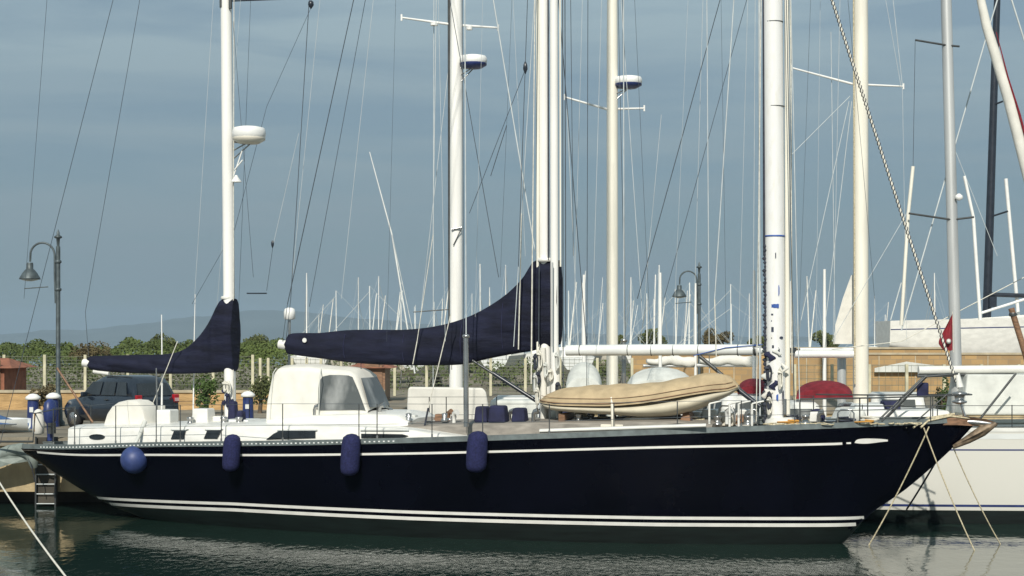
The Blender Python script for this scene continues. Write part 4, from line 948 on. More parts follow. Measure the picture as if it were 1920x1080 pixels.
# motor boats and cabin tops seen between the rig of the foreground yacht
def motor_boat(px, D, L, B, rz_deg, top_row, label, cabm='gel', hullm='gel', canopy=None):
    rz = R(rz_deg); root = thing('motor_boat', label, 'motor boat', (X_(px, D), D, 0), rz); hl = gen_hull(L, B, 1.2, 1.7, .5)
    hl.mesh(n=36, m=10).build('hull', hullm, root); hl.deck(n=24).build('deck', 'gel_warm', root); hl.strip(.1, L*.97, lambda x: hl.z(x)-.22, .06, -1, .01).build('rub_rail', 'dark_steel', root)
    zt = H-(top_row-HZ)*D/F; rows = []; x0, x1 = L*.2, L*.66
    for i in range(16):
        t = i/15; x = x0+(x1-x0)*t; e = min(1, t*14+.02, (1-t)*3.2+.3 if t > .7 else 1); w_ = hl.b(x)*.8; z = hl.z(x)-.05; h = (zt-z)*e
        rows.append([Vector((x, -w_, z)), Vector((x, -w_*.95, z+h*.5)), Vector((x, -w_*.84, z+h*.92)), Vector((x, -w_*.7, z+h)), Vector((x, w_*.7, z+h)), Vector((x, w_*.84, z+h*.92)), Vector((x, w_*.95, z+h*.5)), Vector((x, w_, z))])
    mb = MB().rings(rows, False, False); mb.f.append(list(range(8))); mb.sm.append(False); cb = mb.build('cabin', cabm, root)
    for sg in (-1, 1):
        for k in range(3):
            xa = L*(.26+.11*k); w_ = hl.b(xa)*.8; z = hl.z(xa); h = zt-z
            MB().add([(xa, sg*(w_*.95+.015), z+h*.5), (xa+L*.085, sg*(hl.b(xa+L*.085)*.8*.95+.015), z+h*.5), (xa+L*.085, sg*(hl.b(xa+L*.085)*.8*.86+.02), z+h*.86), (xa, sg*(w_*.86+.02), z+h*.86)], [(0, 1, 2, 3)], False).build('window', 'glass', cb)
    MB().add([(x0-.02, -hl.b(x0)*.5, hl.z(x0)+.5), (x0-.02, hl.b(x0)*.5, hl.z(x0)+.5), (x0-.02, hl.b(x0)*.45, zt-.2), (x0-.02, -hl.b(x0)*.45, zt-.2)], [(0, 3, 2, 1)], False).build('after_window', 'vinyl', cb)
    mb = MB(); pts = [Vector((L*(.62+.037*k), -hl.b(L*(.62+.037*k))+.06, hl.z(L*(.62+.037*k))+.55)) for k in range(10)]; mb.tube(pts, .015, 6)
    for q in pts[::3]: mb.tube([q, q-Vector((0, 0, .6))], .012, 6)
    mb.build('bow_rail', 'steel', root)
    if canopy:
        a = H-(top_row-HZ)*D/F
        MB().box((L*.1, 0, (a+1.2)/2-.05), (L*.2, B*.72, a-1.2), top=.9).build('cockpit_canopy', canopy, root, bevel=.08)
    return root
X_ = lambda px, D: (px-960)*D/F
motor_boat(1432, 53, 7.5, 2.8, 97, 744, 'white motor boat seen stern on between the dinghy and the stained foremast', 'gel', 'gel', None)
motor_boat(1335, 56, 8, 2.9, 94, 752, 'white motor boat hidden low behind the bow of the tan dinghy', 'gel_cool')
motor_boat(965, 57, 7, 2.7, 88, 748, 'small motor boat with a grey cockpit canopy, just left of the main mast', 'gel', 'gel', 'canvas_grey')
motor_boat(1690, 60, 8.5, 3.1, 80, 742, 'white motor boat behind the white yacht stern, right of the thickest cream mast', 'gel', 'gel', None)
motor_boat(1502, 52, 6.5, 2.4, 85, 758, 'small white motor boat between the stained foremast and the steel pile', 'gel', 'gel', None)
motor_boat(1620, 53, 6.8, 2.5, 78, 762, 'small white motor boat at the foot of the thickest cream mast', 'gel', 'gel', 'canvas_grey')
motor_boat(1065, 55, 7, 2.6, 95, 756, 'low motor boat seen just right of the main mast foot', 'gel_cool', 'gel', 'navy_canvas')
# E: steel piling post
def pile(px, D, r0, r1, lab):
    b = W(px, r1, D); t = W(px, r0, D); base = Vector((b.x, b.y, -1.5)); o = thing('mooring_pile', lab, 'post', base)
    MB().tube([base, t], .16, 14).build('pile', 'mast_grey', o, base); MB().lathe([(.17, 0), (.34, .03), (.3, .10), (.05, .14)], t, 14).build('cap', 'gel_warm', o, base)
pile(1578, 58, 672, 800, 'grey steel mooring pile with a pale flat cap, standing left of the thickest cream mast')
# ------------------------------------------------------------------ white boat stored ashore behind the ochre wall
D = 84; HS = Hull(15, [(0, 1.5), (6, 2), (11, 1.5), (15, .05)], [(0, 5.78), (8, 6.0), (15, 6.35)], [(0, 4.3), (4, 3.7), (9, 3.7), (13, 4.2), (15, 6.0)], [(0, .06), (8, .08), (15, .5)])
b0 = Vector(((1655-960)*D/F, D, 0)); So = thing('stored_white_boat', 'white boat with a black mast, propped up ashore above the ochre wall', 'boat', Vector((b0.x, D, 2)), R(2))
def inS(p): return Matrix.Rotation(-R(2), 3, 'Z') @ (Vector(p)-So.location)
mb = HS.mesh(n=40, m=10); mb.v = [(x, y, z-2) for x, y, z in mb.v]; hs = mb.build('hull', 'gel', So)
mb = HS.strip(.02, 14, lambda x: 5.3+.02*x, .05, -1, .01); mb.v = [(x, y, z-2) for x, y, z in mb.v]; mb.build('hull_line', 'blue_paint', hs)
mb = HS.deck(); mb.v = [(x, y, z-2) for x, y, z in mb.v]; mb.build('deck', 'gel', So)
mb = MB().add([inS(W(a, b, 83)) for a, b in [(1795, 606), (1815, 598), (1925, 590), (1990, 598), (1990, 612), (1795, 612)]]+[inS(W(a, b, 85)) for a, b in [(1795, 606), (1815, 598), (1925, 590), (1990, 598), (1990, 612), (1795, 612)]], [(0, 1, 2, 3, 4, 5), (11, 10, 9, 8, 7, 6)]+[(i, i+6, (i+1) % 6+6, (i+1) % 6) for i in range(6)], False)
mb.build('coachroof', 'gel', So)
mt = MB().tube([inS(W(1850, 600, 84)), inS(W(1866, 100, 84)), inS(W(1874, -120, 84))], [.23, .19, .15], 12).build('mast', 'mast_dark', So)
MB().tube([inS(W(1852, 552, 83.8)), inS(W(1990, 557, 83.8))], .12, 10).build('boom', 'mast_dark', So)
MB().tube([inS(W(1836, 588, 83)), inS(W(1925, 560, 83))], .07, 8).build('spinnaker_pole', 'white_plastic', So)
MB().box(inS(W(1861, 566, 83.6)), (.35, .3, .55)).build('instrument_box', 'mast_dark', So)
MB().tube([inS(W(1852, 408, 84)), inS(W(1890, 396, 83.5))], .05, 8).build('spreader', 'mast_dark', mt)
MB().tube([inS(W(1862, 197, 84)), inS(W(1880, 190, 83.5))], .05, 8).build('spreader', 'mast_dark', mt)
MB().tube([inS(W(1886, 335, 84)), inS(W(1910, 600, 84))], .10, 8).build('shroud_cover', 'white_plastic', mt)
for lx in (2.2, 6.5, 10.5):
    for sg in (-1, 1):
        MB().tube([(lx, sg*1.9, 0), (lx, sg*1.2, 2.3)], .06, 8).build('prop', 'dark_steel', So)
MB().box((7, 0, .9), (2.2, .5, 1.9)).build('keel', 'antifoul', So)
MB().box((7, 0, -.02), (3, 1.6, .05)).build('cradle_base', 'wood', So)
# furled foresail crossing the top right corner
c = W(1840, 0, 41); o = thing('furled_foresail', 'cream furled foresail with a dark red edge slanting down through the top right corner', 'sail', W(1925, 330, 41))
MB().tube([W(1826, -60, 41), W(1850, 50, 41), W(1893, 190, 41), W(1930, 340, 41), W(2010, 640, 41), W(2040, 760, 41)], [.09, .12, .15, .14, .1, .05], 12).build('furled_cloth', 'canvas', o, o.location)
MB().tube([W(1868, 60, 40.9), W(1890, 145, 40.88), W(1912, 215, 40.86), W(1945, 340, 40.9)], [.01, .02, .03, .03], 8).build('edge_strip', 'maroon', o, o.location)
MB().tube([W(1878, -60, 42), W(1925, 90, 42)], .025, 6).build('stay', 'wire_light', o, o.location)
c = W(1905, 640, 46); o = thing('brown_spar', 'brown wooden spar leaning at the right edge in front of the stored white boat', 'spar', W(1960, 795, 46)); MB().tube([W(1896, 578, 46), W(1925, 672, 46), W(1962, 795, 46)], .09, 10).build('spar', 'wood', o, o.location); MB().lathe([(.1, -.05), (.12, 0), (.1, .06)], W(1899, 590, 46), 10).build('end_band', 'dark_steel', o, o.location)
# red flag beside the grey mast
a = W(1786, 655, 42.6); o = thing('red_flag', 'dark red triangular flag hanging on the left of the grey mast at the right', 'flag', a)
rows = []
for i in range(14):
    t = i/13; py = 588+t*68; w0 = 1786; w1 = 1786-26*min(1, t*1.35)*(1 if t < .85 else 1-(t-.85)*2.0)
    rows.append([W(w0+(w1-w0)*k/6, py+2*math.sin(k)*t, 42.6+.05*math.sin(k*1.6+t*4)) for k in range(7)])
MB().rings(rows, False, False).build('cloth', 'flag', o, a)
MB().lathe([(.01, -.01), (.07, 0), (.01, .01)], W(1779, 640, 42.5), 10, 'y').build('emblem', 'gel', o, a)
MB().tube([W(1788, 660, 42.65), W(1786, 584, 42.65)], .01, 6).build('hoist_line', 'rope_white', o, a)
# ------------------------------------------------------------------ quay furniture
def lamp_post(px, D, row_top, lab):
    x = (px-960)*D/F; hgt = H-(row_top-HZ)*D/F-QT; o = thing('street_lamp', lab, 'street lamp', (x, D, QT), 0, 'swan-neck quay lamps')
    MB().lathe([(.22, 0), (.22, .12), (.15, .2), (.13, .9), (.10, 1.0), (.075, 1.1), (.07, hgt-.45)], (0, 0, 0), 14).build('pole', 'lamp_iron', o)
    MB().lathe([(.04, hgt-.47), (.06, hgt-.2), (.13, hgt-.17), (.13, hgt-.13), (.05, hgt-.08), (.05, hgt), (.01, hgt+.1)], (0, 0, 0), 12).build('finial', 'lamp_iron', o)
    mb = MB()
    for z in (hgt-.95, hgt-1.85): mb.lathe([(.09, -.05), (.11, -.03), (.11, .03), (.09, .05)], (0, 0, z), 12)
    z0 = hgt-1.35
    mb.tube([(-.08, 0, hgt-2.3), (-.11, 0, z0), (-.11, 0, hgt-.75)]+[(-.11-.40*(1-math.cos(t)), 0, hgt-.75+.42*math.sin(t)) for t in [k*math.pi/12 for k in range(1, 12)]]+[(-.91, 0, hgt-.95)], .035, 8)
    mb.build('swan_neck', 'lamp_iron', o)
    hd = MB().lathe([(.10, 0), (.11, -.05), (.11, -.2), (.16, -.24), (.24, -.34), (.33, -.5), (.34, -.54), (.3, -.54)], (-.92, 0, hgt-.98), 18).build('lamp_shade', 'lamp_iron', o)
    MB().lathe([(.28, -.52), (.26, -.56), (.08, -.60)], (-.92, 0, hgt-.98), 16).build('lamp_glass', 'lamp_glass', hd)
    MB().tube([(-1.1, 0, hgt-1.82), (-.35, .1, hgt-1.76)], .02, 6).build('bracket', 'lamp_iron', o)
    return o
lamp_post(109, 52, 436, 'tall grey swan-neck street lamp at the far left, beside the dark parked car')
lamp_post(1311, 74, 495, 'distant swan-neck street lamp standing left of the stained foremast')
# parked car, seen from behind at three quarters
def car():
    D = 49.2; rz = R(90+50); o = thing('parked_car', 'dark blue hatchback parked on the quay behind the yacht stern, seen from behind', 'car', ((296-960)*D/F, D, QT), rz)
    L, Wd, Ht = 4.0, 1.72, 1.68
    # side profile (x from tail 0 to nose L, z)
    st = [(0, .34, .95, .80), (.06, .28, 1.02, .84), (.30, .26, 1.08, .85), (.7, .26, 1.1, .86), (1.6, .26, 1.08, .86), (2.6, .26, 1.04, .86), (3.0, .26, .98, .85), (3.6, .26, .88, .80), (3.95, .3, .72, .66), (4.0, .36, .62, .55)]
    rows = []
    for x, z0, z1, w_ in st:
        half = [(w_*.9, z0), (w_, z0+.2), (w_, (z0+z1)/2), (w_*.97, z1-.05), (w_*.9, z1)]
        rows.append([Vector((x, -a, z)) for a, z in half]+[Vector((x, a, z)) for a, z in half[::-1]])
    body = MB().rings(rows).build('body', 'car_paint', o)
    gh = [(.12, 1.03, .06), (.30, 1.42, .14), (.48, 1.62, .19), (1.0, 1.68, .2), (1.9, 1.66, .2), (2.35, 1.50, .18), (2.95, 1.0, .1)]
    rows = []
    for x, zt, ins in gh:
        half = [(.81, .98), (.81-ins*.6, .98+(zt-.98)*.75), (.81-ins, zt-.02), (.4, zt+.02)]
        rows.append([Vector((x, -a, max(z, .98))) for a, z in half]+[Vector((x, a, max(z, .98))) for a, z in half[::-1]])
    MB().rings(rows).build('roof', 'car_paint', o)
    MB().add([(.135, -.66, 1.08), (.135, .66, 1.08), (.315, .56, 1.46), (.315, -.56, 1.46)], [(0, 1, 2, 3)], False).add([(.115, -.66, 1.08), (.115, .66, 1.08), (.295, .56, 1.46), (.295, -.56, 1.46)], [(0, 3, 2, 1)], False).build('rear_window', 'glass', o)
    for sg in (-1, 1):
        mb = MB()
        for x0, x1, x2, x3 in ((.45, 1.0, 1.05, .62), (1.08, 1.75, 1.72, 1.12), (1.83, 2.7, 2.3, 1.8)):
            y0, y1 = sg*.83, sg*.715
            mb.add([(x0, y0, 1.09), (x1, y0, 1.09), (x2, y1, 1.50), (x3, y1, 1.50)], [(0, 1, 2, 3)], False)
        mb.build('side_window', 'glass', o)
        tl = MB().box((.03, sg*.70, .98), (.12, .2, .26)).build('tail_light', 'tail_red', o, bevel=.02); MB().box((-.035, sg*.70, .95), (.02, .15, .10)).build('lens', 'tail_pale', tl)
        for x in (.75, 3.2):
            wh = MB().lathe([(.2, -.1), (.31, -.1), (.32, 0), (.31, .1), (.2, .1)], (x, sg*.76, .32), 20, 'y').build('wheel', 'tyre', o); MB().lathe([(.02, -.12), (.19, -.11), (.2, .11), (.02, .12)], (x, sg*.76, .32), 16, 'y').build('rim', 'steel', wh)
        MB().box((2.5, sg*.93, 1.1), (.12, .2, .14)).build('door_mirror', 'car_paint', o, bevel=.03)
        MB().tube([(1.35, sg*.87, .95), (1.52, sg*.88, .95)], .015).build('door_handle', 'dark_steel', body)
    MB().box((-.012, 0, .72), (.02, .52, .12)).build('number_plate', 'plate', o)
    MB().box((-.02, 0, .45), (.14, 1.5, .2)).build('rear_bumper', 'dark_steel', o, bevel=.04)
    MB().tube([(.24, .05, 1.2), (.2, -.4, 1.18)], .012).build('rear_wiper', 'tyre', o)
    MB().tube([(.5, -.6, 1.66), (1.8, -.6, 1.67)], .015).tube([(.5, .6, 1.66), (1.8, .6, 1.67)], .015).build('roof_rail', 'dark_steel', o)
car()
# service pedestals: blue column, white cap
ped = None
for i, (px, D, lab) in enumerate([(62, 50.5, 'blue quay service pedestal with a white cap, left of the swan-neck lamp'), (100, 51.5, 'blue service pedestal with a white cap right at the foot of the left lamp'), (465, 53, 'blue service pedestal with a white cap just right of the mizzen mast foot')]):
    loc = ((px-960)*D/F, D, QT)
    if ped is None:
        ped = thing('service_pedestal', lab, 'pedestal', loc, 0, 'blue quay pedestals'); 
        MB().lathe([(.2, 0), (.19, .1), (.17, .9)], (0, 0, 0), 14).build('column', 'blue_paint', ped); MB().lathe([(.18, .9), (.24, .92), (.23, 1.0), (.12, 1.08), (.02, 1.1)], (0, 0, 0), 14).build('cap', 'white_plastic', ped)
        MB().box((0, -.175, .6), (.12, .03, .16)).build('socket', 'gel_cool', ped)
    else:
        c = copy_tree(ped); c.location = loc; c['label'] = lab
# low ochre walls and the big retaining wall
def wall(name, lab, x0, x1, y, z0, z1, th, m, cope=True, loc=None):
    base = ((x0+x1)/2, y, z0); o = thing(name, lab, 'wall', base)
    MB().box(((x0+x1)/2, y+th/2, (z0+z1)/2), (x1-x0, th, z1-z0)).build('masonry', m, o, base)
    if cope: MB().box(((x0+x1)/2, y+th/2, z1+.05), (x1-x0+.05, th+.12, .1)).build('coping', 'coping', o, base)
    return o
X = lambda px, D: (px-960)*D/F
wall('low_wall', 'low ochre stone wall behind the parked car, below the mesh fence', X(-150, 64), X(720, 64), 64, QT, QT+.68, .35, 'ochre_wall')
bigw = wall('retaining_wall', 'long ochre block wall behind the moored boats at the right', X(1185, 80), X(2200, 80), 80, QT, 4.05, .5, 'wall_blocks')
upw = wall('upper_terrace_wall', 'upper ochre terrace band with a pale top, running under the stored white boat', X(1490, 81.5), X(1790, 81.5), 81.5, QT, 4.32, .5, 'wall_blocks')
MB().add([W(1640, 690, 79.7), W(1700, 678, 79.7), W(1775, 688, 79.7), W(1775, 698, 79.7), W(1640, 698, 79.7)], [(0, 4, 3, 2, 1)], False).build('mortar_repair', 'canvas_grey', bigw, bigw.location)
mb = MB()
for px in range(1240, 2100, 68): mb.box((X(px, 80), 79.98, 3.0), (.05, .03, 2.0))
mb.build('joint', 'coping', bigw, bigw.location)
# mesh fence: posts carry numbered panels of welded wire
def fence(name, lab, pxs, D, row_top, ht, dz=.17, dx=.24):
    base = (X(pxs[0], D), D, QT); o = thing(name, lab, 'fence', base); zt = H-(row_top-HZ)*D/F
    for px in pxs: MB().box((X(px, D), D, (QT+zt)/2), (.13, .13, zt-QT+.05)).build('post', 'fence_post', o, base)
    mb = MB(); x0, x1 = X(pxs[0], D), X(pxs[-1], D); z = QT+.1
    while z < zt: mb.tube([(x0, D-.02, z), (x1, D-.02, z)], .011, 4); z += dz
    x = x0
    while x < x1: mb.tube([(x, D, QT+.1), (x, D, zt)], .007, 4); x += dx
    mb.build('wire_mesh', 'fence', o, base)
fence('mesh_fence', 'wire mesh fence with pale posts in front of the green scrub at the left', [-170, -80, 8, 84, 160, 240, 320, 400, 474], 78, 666, 2)
fence('mesh_fence', 'wire mesh fence with close-set pale posts seen under the main sail cover', [474, 488, 503, 548, 575, 602, 640, 680, 740, 800, 860, 920, 985, 1050, 1120, 1185], 80, 672, 2)
fence('mesh_fence', 'thin wire fence with grey posts standing before the ochre block wall', [1490, 1560, 1630, 1700, 1770, 1840, 1910, 1980], 74, 684, 2, .3, .3)
# red-roofed hut at the far left edge and wooden kiosk under the boom
def hut(px0, px1, D, row_eave, row_ridge, lab, wallm, roofm, name):
    x0, x1 = X(px0, D), X(px1, D); ze = H-(row_eave-HZ)*D/F; zr = H-(row_ridge-HZ)*D/F; base = ((x0+x1)/2, D+1.2, QT)
    o = thing(name, lab, 'hut', base); xm = (x0+x1)/2
    MB().box((xm, D+1.5, (QT+ze)/2), (x1-x0, 3, ze-QT)).build('wall', wallm, o, base)
    MB().add([(x0-.4, D-.3, ze-.05), (x1+.4, D-.3, ze-.05), (x1+.4, D+3.3, ze-.05), (x0-.4, D+3.3, ze-.05), (x0+.3, D+1.5, zr), (x1-.3, D+1.5, zr)], [(0, 1, 5, 4), (1, 2, 5), (2, 3, 4, 5), (3, 0, 4), (0, 3, 2, 1)], False).build('roof', roofm, o, base)
    MB().box((xm+.2, D-.02, QT+1.0), (.8, .06, 1.9)).build('door', 'wood', o, base)
hut(-60, 8, 66, 688, 672, 'reddish hut with a low tiled roof at the far left edge', 'brick_red', 'brick_red', 'tiled_hut')
hut(662, 722, 72, 688, 679, 'small reddish-brown wooden kiosk seen under the main sail cover', 'wood', 'brick_red', 'wooden_kiosk')
# blue boat cover and the grey inflatable tied to the quay at the left
def inflatable(px, D, lab):
    o = thing('moored_inflatable', lab, 'dinghy', (X(px, D), D, .0), R(100)); pts = [(-1.6, -.55, .38), (0, -.62, .38), (1.1, -.5, .45), (1.7, -.2, .6), (1.85, 0, .65), (1.7, .2, .6), (1.1, .5, .45), (0, .62, .38), (-1.6, .55, .38)]
    MB().tube(pts, [.16, .22, .22, .2, .19, .2, .22, .22, .16], 14).build('tube', 'canvas_grey', o); MB().box((-.1, 0, .26), (2.9, .9, .08)).build('floor', 'dark_steel', o); MB().box((-1.45, 0, .45), (.06, .95, .45)).build('transom', 'wood', o)
D = 45.3
o = thing('tied_tender', 'dark grey inflatable tender hung against the quay face at the far left', 'dinghy', W(20, 915, D))
pts = [(-40, 870), (-10, 856), (18, 846), (40, 843), (56, 850), (62, 862), (64, 876)]
MB().tube([W(a, b, D+.1*math.sin(i)) for i, (a, b) in enumerate(pts)], [.12, .15, .18, .19, .18, .16, .1], 16).build('tube', 'tender_grey', o, o.location)
MB().add([W(-30, 885, D), W(-8, 862, D-.05), (W(30, 850, D-.05)), W(56, 856, D-.02), W(60, 864, D), W(20, 870, D-.1), W(-30, 872, D+.5), W(30, 852, D+.5), W(60, 864, D+.5)], [(0, 5, 4, 3, 2, 1), (0, 1, 2, 7, 6), (2, 3, 4, 8, 7), (0, 6, 8, 4, 5)], False).build('hull_skin', 'tender_grey', o, o.location)
MB().tube([W(45, 842, D-.22), W(58, 870, D-.24), W(66, 905, D-.1)], .012, 6).build('grab_line', 'rope_dark', o, o.location)
# quay ladder
lx = X(88, 46); o = thing('quay_ladder', 'short steel ladder on the quay face beneath the yacht stern', 'ladder', (lx, 46, .4))
mb = MB()
for sg in (-.28, .28): mb.tube([(sg, -.14, -.6), (sg, -.14, 1.62)], .03, 8)
mb.build('rail', 'dark_steel', o)
mb = MB()
for i in range(7): mb.tube([(-.28, -.14, -.3+i*.28), (.28, -.14, -.3+i*.28)], .016, 8)
mb.build('rung', 'wire_light', o); MB().box((0, -.03, .65), (.62, .05, 1.9)).build('backing_board', 'quay_shade_and_board', o)
# blue covered motorboat behind the left quay edge
D = 48.3; o = thing('blue_covered_boat', 'small boat under a blue cover on the quay at the left edge', 'boat', (X(0, D), D, QT))
rows = []
for i in range(14):
    t = i/13; px = -110+t*160; row = 762+46*(t**2.2)*.9; w_ = .9*math.sqrt(max(.05, 1-t**3)); p = W(px, row, D)
    rows.append([Vector((p.x, D+w_*math.cos(a), QT+.28+(p.z-QT-.28)*math.sin(a)**.8)) for a in [k*math.pi/12 for k in range(13)]])
MB().rings(rows, False, False).build('cover', 'blue_canvas', o, o.location)
rows = []
for i in range(14):
    t = i/13; px = -110+t*165; w_ = .85*math.sqrt(max(.04, 1-t**3)); p = W(px, 800, D)
    rows.append([Vector((p.x, D+w_*math.cos(a), QT+.42-(.36*math.sin(a)))) for a in [k*math.pi/12 for k in range(13)]])
MB().rings(rows, False, False).build('hull', 'gel_cool', o, o.location)
# ------------------------------------------------------------------ plants
def leaves(cx, cy, cz, rx, ry, rz, n, size, rnd, clumps=9):
    mb = MB(); cl = []
    for i in range(clumps):
        a = rnd.uniform(0, math.tau); u = rnd.uniform(.2, .75); cl.append((cx+rx*u*math.cos(a), cy+ry*u*math.sin(a), cz+rz*rnd.uniform(-.45, .6), rnd.uniform(.34, .58)))
    for i in range(n):
        c = rnd.choice(cl); d = Vector((rnd.gauss(0, 1), rnd.gauss(0, 1), rnd.gauss(0, 1))).normalized()*rnd.uniform(.55, 1.05)**.6
        p = Vector((c[0]+d.x*rx*c[3], c[1]+d.y*ry*c[3], c[2]+d.z*rz*c[3]))
        s = size*rnd.uniform(.5, 1.3); u = Vector((rnd.uniform(-1, 1), rnd.uniform(-1, 1), rnd.uniform(-1, 1))).normalized(); v = u.orthogonal().normalized()
        mb.add([p-u*s-v*s*.5, p+u*s-v*s*.5, p+u*s*.7+v*s*.5, p-u*s*.7+v*s*.5], [(0, 1, 2, 3)], False)
    return mb
def plant(name, lab, cat, px, D, row_top, wpx, m, row_bot=None, n=900, trunk=True, group=None, seed=1, size=.09, z0=QT):
    rnd = random.Random(seed); x = X(px, D); zt = H-(row_top-HZ)*D/F; o = thing(name, lab, cat, (x, D, z0), 0, group); w_ = wpx*D/F/2; h = zt-z0; lo = h*.35 if trunk else h*.05
    leaves(0, 0, (h+lo)/2, w_, w_*.9, (h-lo)/2, n, size, rnd).build('crown', m, o)
    mb = MB().tube([(0, 0, -.02), (.05, 0, h*.35), (0, .02, h*.6)], [.06+h*.02, .05+h*.012, .02], 8)
    for k in range(5):
        a = k*1.3; mb.tube([(.03, 0, h*.3+.04*k), (w_*.5*math.cos(a), w_*.5*math.sin(a), h*.7)], [.035, .012], 6)
    mb.build('trunk', 'bark', o)
plant('round_tree', 'dark round-headed tree above the scrub, left of the mizzen sail cover', 'tree', 312, 96, 620, 56, 'leaf_olive', n=3200, seed=2, size=.06)
plant('bushy_tree', 'bushy green tree just right of the mizzen mast', 'tree', 485, 98, 627, 84, 'leaf_olive', n=3600, seed=3, size=.065)
plant('brown_shrub', 'brownish shrub rising behind the left street lamp', 'shrub', 160, 88, 641, 100, 'leaf_dry', n=2800, seed=4, size=.06)
plant('roadside_bush', 'bright green bush between the parked car and the mizzen mast', 'bush', 386, 60, 708, 52, 'leaf_bright', n=800, trunk=False, seed=5, size=.06)
plant('roadside_bush', 'dark brown-green bush right of the mizzen mast foot, under the fence', 'bush', 487, 61, 700, 56, 'leaf_olive', n=800, trunk=False, seed=6, size=.06)
plant('roadside_bush', 'dry brown bush by the low wall left of the parked car', 'bush', 86, 62, 715, 60, 'leaf_dry', n=700, trunk=False, seed=7, size=.06)
plant('potted_plant', 'leafy green plant beneath the white boom near the bow', 'plant', 1768, 47.5, 700, 34, 'leaf_bright', n=700, trunk=False, seed=8, size=.05, z0=1.8)
for px, w_, lab, s_ in [(1345, 52, 'brown-green tree on the skyline just right of the far street lamp', 11), (1545, 48, 'olive tree on the skyline left of the thickest cream mast', 12), (1222, 50, 'dark tree on the skyline between the two right-hand lamp masts', 13), (1158, 26, 'small dark tree low on the skyline by the second cream mast', 14), (1420, 36, 'small dark tree on the skyline touching the stained foremast', 15)]:
    plant('skyline_tree', lab.replace('between the two right-hand lamp masts', 'among thin masts left of the far street lamp'), 'tree', px, 168, 614 if w_ > 40 else 628, w_, 'leaf_dry' if s_ in (11,) else 'leaf_olive', n=2600, seed=s_, size=.10)
# the scrub bank beyond the fence (reads as one mass)
rnd = random.Random(5); mb = MB()
prof = [(-200, 646), (0, 645), (60, 642), (110, 646), (165, 652), (205, 652), (235, 640), (300, 639), (340, 642), (400, 646), (450, 640), (520, 640), (600, 660), (700, 668), (1000, 676), (1300, 668), (1500, 660)]
for i in range(52000):
    px = rnd.uniform(-200, 1500) if i % 3 == 0 else rnd.uniform(-200, 620); D = rnd.uniform(84, 104); top = H-(smooth_tab(prof, px)-HZ)*D/F+.14*math.sin(px*.11)+.12*math.sin(px*.043+D*.5)
    dd = abs(D-96)/14; zt = QT+(top-QT)*(1-dd*dd*.5)
    z = zt-abs(rnd.gauss(0, .35)) if rnd.random() < .7 else rnd.uniform(QT, zt)
    if z < QT: continue
    s = rnd.uniform(.03, .09); p = Vector((X(px, D), D, z)); u = Vector((rnd.uniform(-1, 1), rnd.uniform(-1, 1), rnd.uniform(-.6, .8))).normalized(); v = u.orthogonal().normalized()
    mb.add([p-u*s-v*s*.6, p+u*s-v*s*.6, p+u*s*.6+v*s*.6, p-u*s*.6+v*s*.6], [(0, 1, 2, 3)], False)
scr = mb.build('scrub', mat('scrub_leaves', (.06, .085, .018), .8, var=.4, scale=.35, col2=(.095, .13, .025)), None)
tag(scr, None, None, kind='stuff')
# ------------------------------------------------------------------ boats laid up ashore, only their thin masts stand clear
def laid_up(hull_m, scale=1.0):
    root = thing('laid_up_sailing_boat', '', 'sailing boat'); hl = gen_hull(7.5, 2.5, .95, 1.15, .35)
    mb = hl.mesh(n=16, m=5); mb.v = [(x, y, z+.9) for x, y, z in mb.v]; mb.build('hull', hull_m, root)
    mb = hl.deck(n=10); mb.v = [(x, y, z+.9) for x, y, z in mb.v]; mb.build('deck', 'gel_warm', root)
    MB().box((3.4, 0, 2.0), (2.6, 1.3, .42), top=.85).build('cabin', 'gel', root); MB().box((3.5, 0, .45), (1, .16, .9)).build('keel', 'antifoul', root)
    mb = MB()
    for x in (1.8, 5):
        for sg in (-1, 1): mb.tube([(x, sg*1.1, 0), (x, sg*.7, 1.3)], .04, 5)
    mb.build('cradle', 'dark_steel', root)
    return root
protos = [laid_up('gel'), laid_up('gel_cool'), laid_up('gel_warm')]
mm_cache = {}
far = [(575, 512, 575), (625, 560, 613), (630, 545, 631), (672, 520, 672), (710, 518, 710), (706, 550, 694), (752, 530, 752), (755, 545, 738), (777, 575, 779), (900, 495, 901), (948, 497, 949), (885, 550, 885), (918, 555, 918), (1066, 545, 1066), (1053, 580, 1053), (1098, 508, 1092), (1130, 520, 1121), (1092, 600, 1093), (1183, 555, 1183), (1196, 572, 1180), (1213, 560, 1213), (1229, 515, 1226), (1236, 497, 1235), (1272, 535, 1267), (1293, 530, 1292), (1289, 545, 1282), (1371, 570, 1371), (1405, 588, 1405), (1513, 518, 1518), (1640, 555, 1640), (1752, 512, 1753), (830, 560, 826), (815, 590, 814), (1020, 590, 1022), (598, 590, 596), (1150, 560, 1142), (1480, 560, 1482), (1660, 590, 1657)]
far_objs = []; used = set(); rnd = random.Random(3)
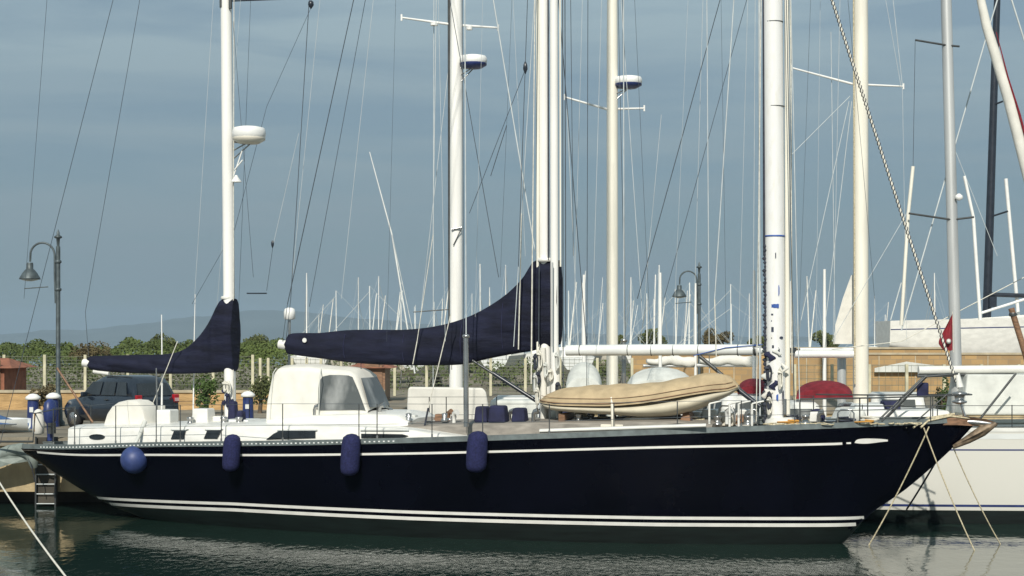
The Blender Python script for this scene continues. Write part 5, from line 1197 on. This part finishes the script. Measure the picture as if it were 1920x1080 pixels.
for i, (xt, yt, xb) in enumerate(far):
    D = 88+((i*37) % 60); pr = protos[i % 3]
    if i % 3 not in used: o = pr; used.add(i % 3)
    else: o = copy_tree(pr)
    ang = R(rnd.choice((80, 100, 70, 95, 20, 165))); mw = Vector((X(xb, D), D, QT)); o.location = mw-Matrix.Rotation(ang, 3, 'Z') @ Vector((4, 0, 0)); o.rotation_euler = (0, 0, ang)
    far_objs.append((xb, o)); o['category'] = 'sailing boat'; o['group'] = 'laid-up boats with thin masts on the skyline'
    inv = Matrix.Rotation(-ang, 3, 'Z'); top = inv @ (W(xt, yt, D)-o.location); bot = Vector((4, 0, 1.9)); thick = rnd.uniform(.03, .055)
    if xt in (1229, 1236, 900, 1293): thick = .08
    m_ = MB().tube([bot, top], [thick, thick*.7], 6).build('mast', rnd.choice(['mast_white', 'gel', 'gel_cool']), o)
    MB().tube([Vector((.1, 0, 2.1)), top], .007, 4).build('backstay', 'wire_light', m_)
    if i % 2 == 0:   # forestay with its rolled sail
        MB().tube([Vector((7.3, 0, 2.2)), bot.lerp(top, .92)], .016, 5).build('forestay', 'wire_light', m_)
ORD = ['first', 'second', 'third', 'fourth', 'fifth', 'sixth', 'seventh', 'eighth', 'ninth', 'tenth', 'eleventh', 'twelfth']
for x0, x1, where in [(0, 790, 'from the left edge'), (790, 1000, 'right of the left radar mast'), (1000, 1145, 'from the main mast rightwards'), (1145, 1250, 'going right from the second radar mast'), (1250, 1450, 'around the far street lamp'), (1450, 1920, 'right of the stained foremast')]:
    sel = sorted([q for q in far_objs if x0 <= q[0] < x1], key=lambda q: q[0])
    for k, (xb, o) in enumerate(sel): o['label'] = 'far laid-up boat whose thin mast is %s %s' % (ORD[k], where)
# leaning white pole of a boat ashore and small ones near the lamp
D = 70; o = thing('leaning_mast', 'long white pole leaning to the right behind the main sail cover', 'mast', W(778, 700, D)); MB().tube([W(693, 285, D), W(735, 440, D), W(778, 700, D)], [.02, .035, .04], 8).build('pole', 'gel_cool', o, o.location); MB().tube([W(735, 440, D-.06), W(778, 640, D-.06)], .02, 6).build('rope', 'wire_light', o, o.location)

# ------------------------------------------------------------------ the sea air
hz = MB().box((0, 4400, 78), (18400, 9600, 166)).build('haze', 'hill'); tag(hz, None, None, kind='stuff')
hm = bpy.data.materials.new('haze_air'); hm.use_nodes = True; t = hm.node_tree; t.nodes.clear()
ho = t.nodes.new('ShaderNodeOutputMaterial'); hv = t.nodes.new('ShaderNodeVolumePrincipled'); hv.inputs['Color'].default_value = (.50, .66, .80, 1); hv.inputs['Density'].default_value = 1.5e-4; hv.inputs['Anisotropy'].default_value = 0
t.links.new(hv.outputs[0], ho.inputs['Volume']); hz.data.materials.clear(); hz.data.materials.append(hm)
